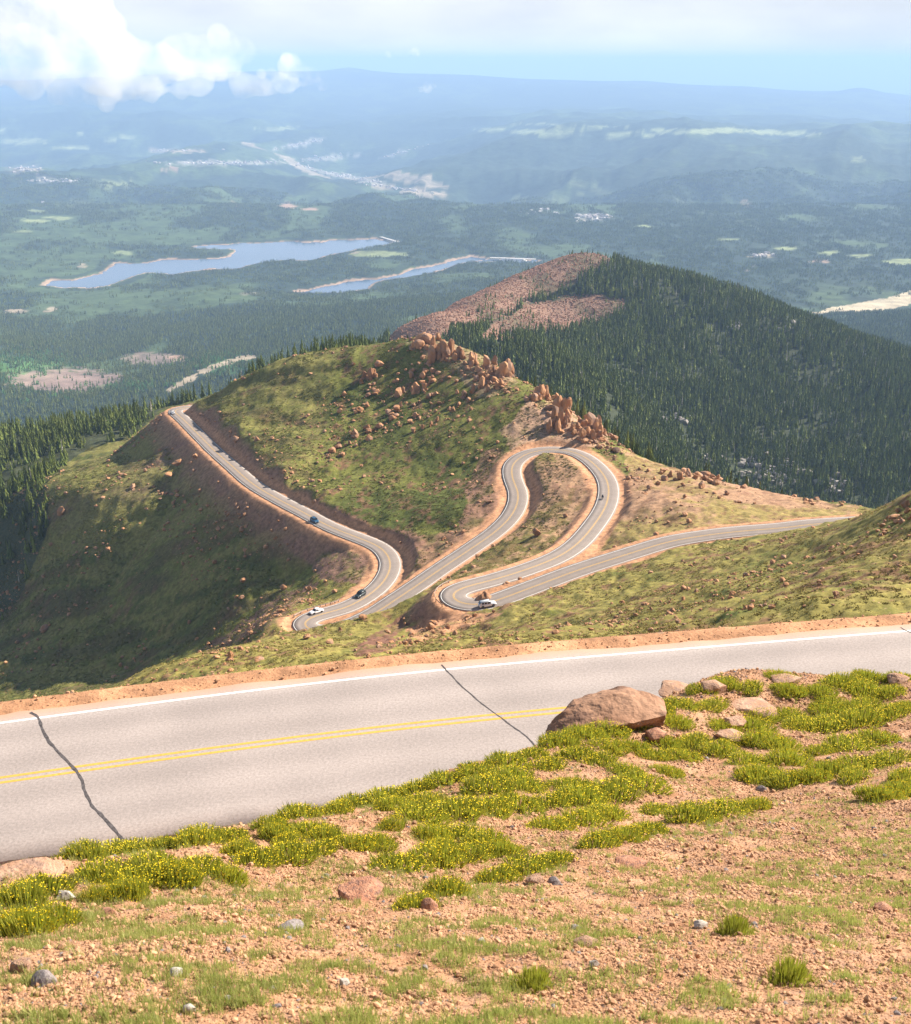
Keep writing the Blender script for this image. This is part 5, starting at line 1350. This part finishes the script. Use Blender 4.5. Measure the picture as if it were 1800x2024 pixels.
# ------------------------------------------------------------------ vehicles
def car_paint(name, c): return mat(name, c, .28, metal=.25)
M_glass = mat('car_glass', (.015, .02, .025), .08); M_tyre = noisy('tyre_rubber', (.02, .02, .02), (.035, .035, .035), 8); M_rim = mat('wheel_rim', (.5, .5, .52), .35, .8)
M_trim = mat('black_trim', (.03, .03, .03), .6); M_head = mat('headlight_lens', (.85, .87, .9), .15); M_tail = mat('taillight_lens', (.45, .02, .02), .2)
def loft(name, secs, mtl, parent):
    """secs: list of (x, [(y,z)...]) closed outlines, same count"""
    V = []; k = len(secs[0][1])
    for x, o in secs: V += [(x, y, z) for y, z in o]
    bm = bmesh.new(); vs = [bm.verts.new(v) for v in V]
    for i_ in range(len(secs) - 1):
        for j_ in range(k):
            bm.faces.new([vs[i_ * k + j_], vs[i_ * k + (j_ + 1) % k], vs[(i_ + 1) * k + (j_ + 1) % k], vs[(i_ + 1) * k + j_]])
    bm.faces.new(vs[:k][::-1]); bm.faces.new(vs[-k:])
    return bmobj(name, bm, mtl, parent, smooth=True)
def wheel(parent, x, y, r_=.35):
    def ring(rad, wd_, m_, nm, par, n=18):
        bm = bmesh.new(); bmesh.ops.create_cone(bm, segments=n, radius1=rad, radius2=rad, depth=wd_, cap_ends=True)
        bmesh.ops.bevel(bm, geom=[e_ for e_ in bm.edges if len(e_.link_faces) == 2 and any(len(f.verts) > 4 for f in e_.link_faces)], offset=wd_ * .12, segments=1, affect='EDGES')
        for v_ in bm.verts: v_.co = Vector((v_.co.x, v_.co.z, v_.co.y))
        return bmobj(nm, bm, m_, par, smooth=False)
    wh = ring(r_, .24, M_tyre, 'wheel', parent); wh.location = (x, y, r_)
    rm = ring(r_ * .62, .26, M_rim, 'rim', wh); return wh
def car(p, heading, kind, paint_m, lab, slope=0.0):
    e_ = empty('parked_car' if False else 'car', tuple(p), (0, -slope, heading))
    suv = kind == 'suv'
    Ln, W, Hb, Hr = (4.6, 1.86, 1.0, 1.70) if suv else (4.55, 1.80, .86, 1.44)
    g = .24 if suv else .18
    def body_sec(w_, zt, zb=g): 
        h = w_ / 2; m_ = (zb + zt) / 2
        return [(-h * .86, zb), (h * .86, zb), (h, zb + .14), (h, m_ + .05), (h * .93, zt - .04), (h * .78, zt), (-h * .78, zt), (-h * .93, zt - .04), (-h, m_ + .05), (-h, zb + .14)]
    L2 = Ln / 2
    secs = [(-L2, body_sec(W * .84, Hb * .86, g + .2)), (-L2 + .12, body_sec(W * .95, Hb * .97, g + .05)), (-L2 + .6, body_sec(W, Hb)), (0, body_sec(W, Hb)), (L2 - 1.35, body_sec(W, Hb)), (L2 - .9, body_sec(W * .99, Hb * .97)), (L2 - .35, body_sec(W * .95, Hb * .88)), (L2 - .08, body_sec(W * .88, Hb * .74, g + .05)), (L2, body_sec(W * .80, Hb * .62, g + .15))]
    loft('body', secs, paint_m, e_)
    x0, x1, x2, x3 = (-L2 + .12, -L2 + .55, .55, L2 - 1.35) if suv else (-L2 + .75, -L2 + 1.35, .35, L2 - 1.3)
    def cab(x, w_, zt, zb): h = w_ / 2; return [(-h, zb), (h, zb), (h * .98, zb + (zt - zb) * .3), (h * .86, zt - .03), (h * .74, zt), (-h * .74, zt), (-h * .86, zt - .03), (-h * .98, zb + (zt - zb) * .3)]
    zt = Hr
    loft('cabin', [(x0, cab(0, W * .86, Hb + .02, Hb - .06)), (x1, cab(0, W * .88, zt - .03, Hb - .06)), ((x1 + x2) / 2, cab(0, W * .89, zt, Hb - .06)), (x2, cab(0, W * .88, zt - .04, Hb - .06)), (x3, cab(0, W * .84, Hb + .02, Hb - .06))], paint_m, e_)
    def quad(nm, pts_, m_, par=e_, th=.02):
        bm = bmesh.new(); a = [Vector(q_) for q_ in pts_]; nrm_ = (a[1] - a[0]).cross(a[2] - a[0]).normalized() * th
        v0 = [bm.verts.new(q_) for q_ in a]; v1 = [bm.verts.new(q_ + nrm_) for q_ in a]
        bm.faces.new(v1); bm.faces.new(v0[::-1])
        for i_ in range(len(a)): bm.faces.new([v0[i_], v0[(i_ + 1) % len(a)], v1[(i_ + 1) % len(a)], v1[i_]])
        return bmobj(nm, bm, m_, par)
    hb = W * .43
    quad('windscreen', [(x3 - .02, -hb * .9, Hb + .07), (x3 - .02, hb * .9, Hb + .07), (x2 + .08, hb * .78, zt - .08), (x2 + .08, -hb * .78, zt - .08)], M_glass, th=.045)
    quad('rear_window', [(x0 + .03, hb * .88, Hb + .08), (x0 + .03, -hb * .88, Hb + .08), (x1 - .08, -hb * .78, zt - .12), (x1 - .08, hb * .78, zt - .12)], M_glass, th=.05)
    for s_ in (-1, 1):
        zs = zt - .12
        cuts = np.linspace(x1 + .02, x2 + .02, 3 if not suv else 4)
        for a, b in zip(cuts[:-1], cuts[1:]):
            q_ = [(a + .05, s_ * hb * 1.0, Hb + .06), (b - .05 + (.35 if b == cuts[-1] else 0), s_ * hb * 1.0, Hb + .06), (b - .05, s_ * hb * .885, zs), (a + .05, s_ * hb * .885, zs)]
            quad('side_window', q_ if s_ < 0 else q_[::-1], M_glass, th=.03)
        for x, y in ((L2 - .93, s_ * (W / 2 - .13)), (-L2 + .85, s_ * (W / 2 - .13))): wheel(e_, x, y, .37 if suv else .33)
        bm = bmesh.new(); box(bm, L2 - .13, s_ * W * .35, Hb * .66, .22, .34, .15); bmobj('headlight', bm, M_head, e_, bevel=.02)
        bm = bmesh.new(); box(bm, -L2 + .07, s_ * W * .38, Hb * .82, .12, .22, .2); bmobj('taillight', bm, M_tail, e_, bevel=.02)
        bm = bmesh.new(); box(bm, x3 - .28, s_ * (W / 2 + .09), Hb + .1, .14, .2, .14); bmobj('mirror', bm, paint_m, e_, bevel=.03)
        if suv:
            bm = bmesh.new(); box(bm, (x1 + x2) / 2, s_ * hb * .72, zt + .04, (x2 - x1) * .95, .05, .05); bmobj('roof_rail', bm, M_trim, e_)
        for x in (L2 - .93, -L2 + .85):
            bm = bmesh.new(); bmesh.ops.create_cone(bm, segments=16, radius1=.42, radius2=.42, depth=.05, cap_ends=True)
            for v_ in bm.verts: v_.co = Vector((v_.co.x + x, v_.co.z + s_ * (W / 2 - .005), max(v_.co.y + .38, g)))
            bmobj('wheel_arch', bm, M_trim, e_)
    bm = bmesh.new(); box(bm, L2 - .02, 0, g + .2, .1, W * .72, .16); bmobj('front_bumper', bm, M_trim, e_, bevel=.02)
    bm = bmesh.new(); box(bm, -L2 + .02, 0, g + .22, .12, W * .78, .16); bmobj('rear_bumper', bm, M_trim, e_, bevel=.02)
    setp(e_, lab, 'car')
    return e_
def on_road(px, py, lane, back=False):
    i_ = fidx(px, py); p = FR[i_].copy(); d = FR[min(i_ + 2, len(FR) - 1)] - FR[max(i_ - 2, 0)]
    n_ = nrm[i_]; h = math.atan2(d[1], d[0]); sl_ = math.atan2(d[2], math.hypot(d[0], d[1]))
    # lane chosen by which side lands nearest the pixel
    best = min((1.75, -1.75), key=lambda o__: sum((np.array(proj(*(p + np.append(n_ * o__, .6)))[:2]) - (px, py)) ** 2)) if lane is None else lane
    p[:2] += n_ * best
    if back: h += math.pi; sl_ = -sl_
    return p + (0, 0, .02), h, sl_
silver = car_paint('silver_paint', (.62, .65, .68)); whitep = car_paint('white_car_paint', (.80, .81, .82)); darkp = car_paint('dark_green_paint', (.03, .045, .05)); bluep = car_paint('dark_blue_paint', (.03, .10, .19))
p, h, sl_ = on_road(960, 1192, None, True); car(p, h, 'suv', silver, 'silver estate car with roof rails rounding the tight hairpin nearest the camera', sl_)
p, h, sl_ = on_road(628, 1200, None, False); car(p, h + math.pi, 'sedan', whitep, 'white car on the lower hairpin beside the long guardrail', -sl_)
p, h, sl_ = on_road(713, 1171, None, False); car(p, h + math.pi, 'suv', darkp, 'dark car leaving the lower hairpin bend above the white car', -sl_)
p, h, sl_ = on_road(626, 1034, None, False); car(p, h + math.pi, 'suv', bluep, 'dark blue car on the long straight road at left', -sl_)
p, h, sl_ = on_road(342, 822, None, False); car(p, h, 'sedan', whitep, 'tiny white car at the far left road bend', sl_)

# motorcycle with rider
def tube(bm, a, b, r_, n=8):
    a = Vector(a); b = Vector(b); d = b - a; q_ = d.to_track_quat('Z', 'Y')
    r0 = bmesh.ops.create_cone(bm, segments=n, radius1=r_, radius2=r_, depth=d.length, cap_ends=True)
    for v_ in r0['verts']: v_.co = q_ @ v_.co + (a + b) / 2
M_bike = mat('black_bike_paint', (.02, .02, .03), .3, .3); M_jacket = noisy('dark_jacket', (.03, .04, .07), (.06, .07, .10), 6); M_helmet = mat('helmet', (.04, .06, .14), .25)
p, h, sl_ = on_road(1189, 985, None, True)
bike = empty('motorcycle', tuple(p), (0, 0, h)); setp(bike, 'dark touring motorcycle heading down the inner lane of the upper hairpin', 'motorcycle')
for x, nm in ((.72, 'wheel'), (-.72, 'wheel')):
    bm = bmesh.new()
    for k in range(20):
        a, b = k * math.tau / 20, (k + 1) * math.tau / 20
        tube(bm, (x + .27 * math.cos(a), 0, .33 + .27 * math.sin(a)), (x + .27 * math.cos(b), 0, .33 + .27 * math.sin(b)), .065, 6)
    wh = bmobj(nm, bm, M_tyre, bike)
    bm = bmesh.new(); [tube(bm, (x, 0, .33), (x + .22 * math.cos(a), 0, .33 + .22 * math.sin(a)), .012, 5) for a in np.arange(0, 6.28, .785)]; bmobj('rim', bm, M_rim, wh)
bm = bmesh.new(); tube(bm, (.72, .07, .33), (.42, .07, 1.0), .03); tube(bm, (.72, -.07, .33), (.42, -.07, 1.0), .03); bmobj('fork', bm, M_rim, bike)
bm = bmesh.new(); tube(bm, (.42, 0, .9), (-.1, 0, .45), .05); tube(bm, (-.1, 0, .45), (-.72, 0, .36), .05); tube(bm, (.35, 0, .85), (-.6, 0, .75), .05); bmobj('frame', bm, M_trim, bike)
bm = bmesh.new(); box(bm, .05, 0, .45, .5, .34, .36); bmobj('engine', bm, M_rim, bike, bevel=.05)
bm = bmesh.new(); box(bm, .17, 0, .87, .5, .3, .26, taper=.75); bmobj('fuel_tank', bm, M_bike, bike, bevel=.06)
bm = bmesh.new(); box(bm, -.38, 0, .82, .7, .28, .12); bmobj('seat', bm, M_trim, bike, bevel=.04)
bm = bmesh.new(); tube(bm, (.36, -.36, 1.08), (.40, 0, 1.02), .018); tube(bm, (.36, .36, 1.08), (.40, 0, 1.02), .018); bmobj('handlebar', bm, M_trim, bike)
bm = bmesh.new(); box(bm, .56, 0, 1.0, .1, .42, .42, taper=.6); bmobj('windshield', bm, M_glass, bike, bevel=.03)
bm = bmesh.new(); box(bm, .62, 0, .82, .14, .2, .2); bmobj('headlight', bm, M_head, bike, bevel=.05)
for s_ in (-1, 1):
    bm = bmesh.new(); box(bm, -.72, s_ * .28, .68, .46, .18, .34); bmobj('pannier', bm, M_bike, bike, bevel=.04)
me = bpy.data.meshes.new('person')
VV = [(-.3,0,.92),(-.26,0,1.15),(-.18,0,1.38),(-.15,0,1.50),(-.17,.19,1.40),(-.02,.27,1.20),(.28,.32,1.10),(-.17,-.19,1.40),(-.02,-.27,1.20),(.28,-.32,1.10),(-.26,.12,.90),(.12,.24,.78),(-.08,.26,.40),(.06,.27,.34),(-.26,-.12,.90),(.12,-.24,.78),(-.08,-.26,.40),(.06,-.27,.34)]
EE = [(0,1),(1,2),(2,3),(2,4),(4,5),(5,6),(2,7),(7,8),(8,9),(0,10),(10,11),(11,12),(12,13),(0,14),(14,15),(15,16),(16,17)]
RR = [.16,.15,.16,.07,.08,.06,.045,.08,.06,.045,.11,.085,.06,.055,.11,.085,.06,.055]
me.from_pydata(VV, EE, [])
per = mobj('person', me, M_jacket); per.location = tuple(p); per.rotation_euler.z = h
sk = per.modifiers.new('skin', 'SKIN'); sb = per.modifiers.new('sub', 'SUBSURF'); sb.levels = 1; sb.render_levels = 1
if not me.skin_vertices:
    bm = bmesh.new(); bm.from_mesh(me); bm.verts.layers.skin.verify(); bm.to_mesh(me); bm.free()
for k, v_ in enumerate(me.skin_vertices[0].data): v_.radius = (RR[k], RR[k]); v_.use_root = (k == 0)
setp(per, 'motorcycle rider in dark jacket and helmet sitting upright', 'person')
bm = bmesh.new(); bmesh.ops.create_icosphere(bm, subdivisions=2, radius=.155)
for v_ in bm.verts: v_.co = Vector((v_.co.x * 1.12 - .12, v_.co.y, v_.co.z * 1.05 + 1.66))
bmobj('helmet', bm, M_helmet, per, smooth=True)
bm = bmesh.new(); box(bm, .03, 0, 1.67, .06, .22, .1); bmobj('visor', bm, M_glass, per, bevel=.02)

# ------------------------------------------------------------------ cloud bank hanging over the far valley
def cloud(name, puffs, dens_, lab, sc_noise=.0011, vox=60):
    e_ = []
    bm = bmesh.new()
    r9 = random.Random(len(puffs)); ex = []
    for (px_, py_, r_px, t) in puffs:
        for k in range(9 if r_px > 20 else 3):
            a_, q9 = r9.uniform(0, 6.28), r9.uniform(.65, 1.05)
            ex.append((px_ + r_px * q9 * math.cos(a_), py_ + r_px * q9 * .8 * math.sin(a_), r_px * r9.uniform(.22, .48), t + r9.uniform(-60, 60)))
    puffs = [(a_, b_, c9 * .85, t * .45) for a_, b_, c9, t in puffs] + [(a_, b_, c9, t * .45) for a_, b_, c9, t in ex]
    for (px_, py_, r_px, t) in puffs:
        c_ = at(float(px_), float(py_), float(t)); rr = r_px * t / FPX
        q_ = bmesh.ops.create_icosphere(bm, subdivisions=3, radius=rr)
        for v_ in q_['verts']: v_.co += Vector(c_)
    me = bpy.data.meshes.new(name); bm.to_mesh(me); bm.free()
    o = mobj(name, me)
    rm = o.modifiers.new('merge', 'REMESH'); rm.mode = 'VOXEL'; rm.voxel_size = vox
    m_ = bpy.data.materials.new(name); m_.use_nodes = True; nt = m_.node_tree
    for n_ in list(nt.nodes): nt.nodes.remove(n_)
    L_ = nt.links.new
    out_ = N(nt, 'ShaderNodeOutputMaterial'); pv = N(nt, 'ShaderNodeVolumePrincipled')
    pv.inputs['Color'].default_value = (.995, .995, .995, 1); pv.inputs['Anisotropy'].default_value = 0.0
    tc_ = N(nt, 'ShaderNodeTexCoord'); nz_ = N(nt, 'ShaderNodeTexNoise'); nz_.inputs['Scale'].default_value = sc_noise; nz_.inputs['Detail'].default_value = 7; nz_.inputs['Roughness'].default_value = .66
    mr_ = N(nt, 'ShaderNodeMapRange'); mr_.inputs['From Min'].default_value = .41; mr_.inputs['From Max'].default_value = .70; mr_.inputs['To Max'].default_value = dens_
    L_(tc_.outputs['Object'], nz_.inputs['Vector']); L_(nz_.outputs['Fac'], mr_.inputs['Value']); L_(mr_.outputs[0], pv.inputs['Density']); L_(pv.outputs[0], out_.inputs['Volume'])
    me.materials.append(m_)
    setp(o, lab, 'cloud')
    return o
cloud('cloud', [(60,110,72,4500),(140,70,85,4650),(110,5,85,4650),(200,120,80,4550),(-40,100,80,4500),(20,55,60,4600),(290,130,58,4550),(350,115,52,4650),(425,112,56,4650),(390,155,42,4500),(475,165,30,4550),(130,165,52,4450),(205,172,42,4450),(300,172,28,4450),(520,170,22,4550),(250,150,50,4500)], .019,
      'big white cumulus cloud hanging over the far valley at upper left', .012, 8)
cloud('cloud', [(535,160,27,4550),(572,132,30,4600),(612,150,22,4550),(560,165,24,4500),(640,168,13,4550)], .024,
      'small white puff right of the big cloud at upper left', .02, 5)
cloud('cloud', [(845,172,13,4550),(832,177,7,4550),(858,170,6,4550)], .026, 'tiny faint wisp of cloud low over the far hills', .09, 2)
cloud('cloud', [(820,103,11,4600)], .024, 'tiny bright cloud on the horizon left of centre', .09, 2)
cloud('cloud', [(766,108,8,4600)], .026, 'faint tiny cloud left of the tiny bright one on the horizon', .09, 2)

# ------------------------------------------------------------------ haze
bm = bmesh.new(); bmesh.ops.create_cube(bm, size=1.0)
x0, x1, y0, y1, z0, z1 = -150000, 150000, -400, 118000, float(GZ.min()) - 20, 170.0
for v_ in bm.verts: v_.co = Vector((x0 if v_.co.x < 0 else x1, y0 if v_.co.y < 0 else y1, z0 if v_.co.z < 0 else z1))
me = bpy.data.meshes.new('haze'); bm.to_mesh(me); bm.free()
hm = bpy.data.materials.new('haze'); hm.use_nodes = True; nt = hm.node_tree
for n_ in list(nt.nodes): nt.nodes.remove(n_)
out_ = N(nt, 'ShaderNodeOutputMaterial'); pv = N(nt, 'ShaderNodeVolumePrincipled')
pv.inputs['Color'].default_value = (.42, .63, .97, 1); pv.inputs['Density'].default_value = 6.8e-5; pv.inputs['Anisotropy'].default_value = 0.0
nt.links.new(pv.outputs[0], out_.inputs['Volume'])
hz = mobj('haze', me, hm); hz['kind'] = 'stuff'
print('tris', sum(len(o.data.polygons) * 2 for o in C.objects if o.type == 'MESH' and len(o.data.polygons) > 50000), 'objects', len(C.objects))
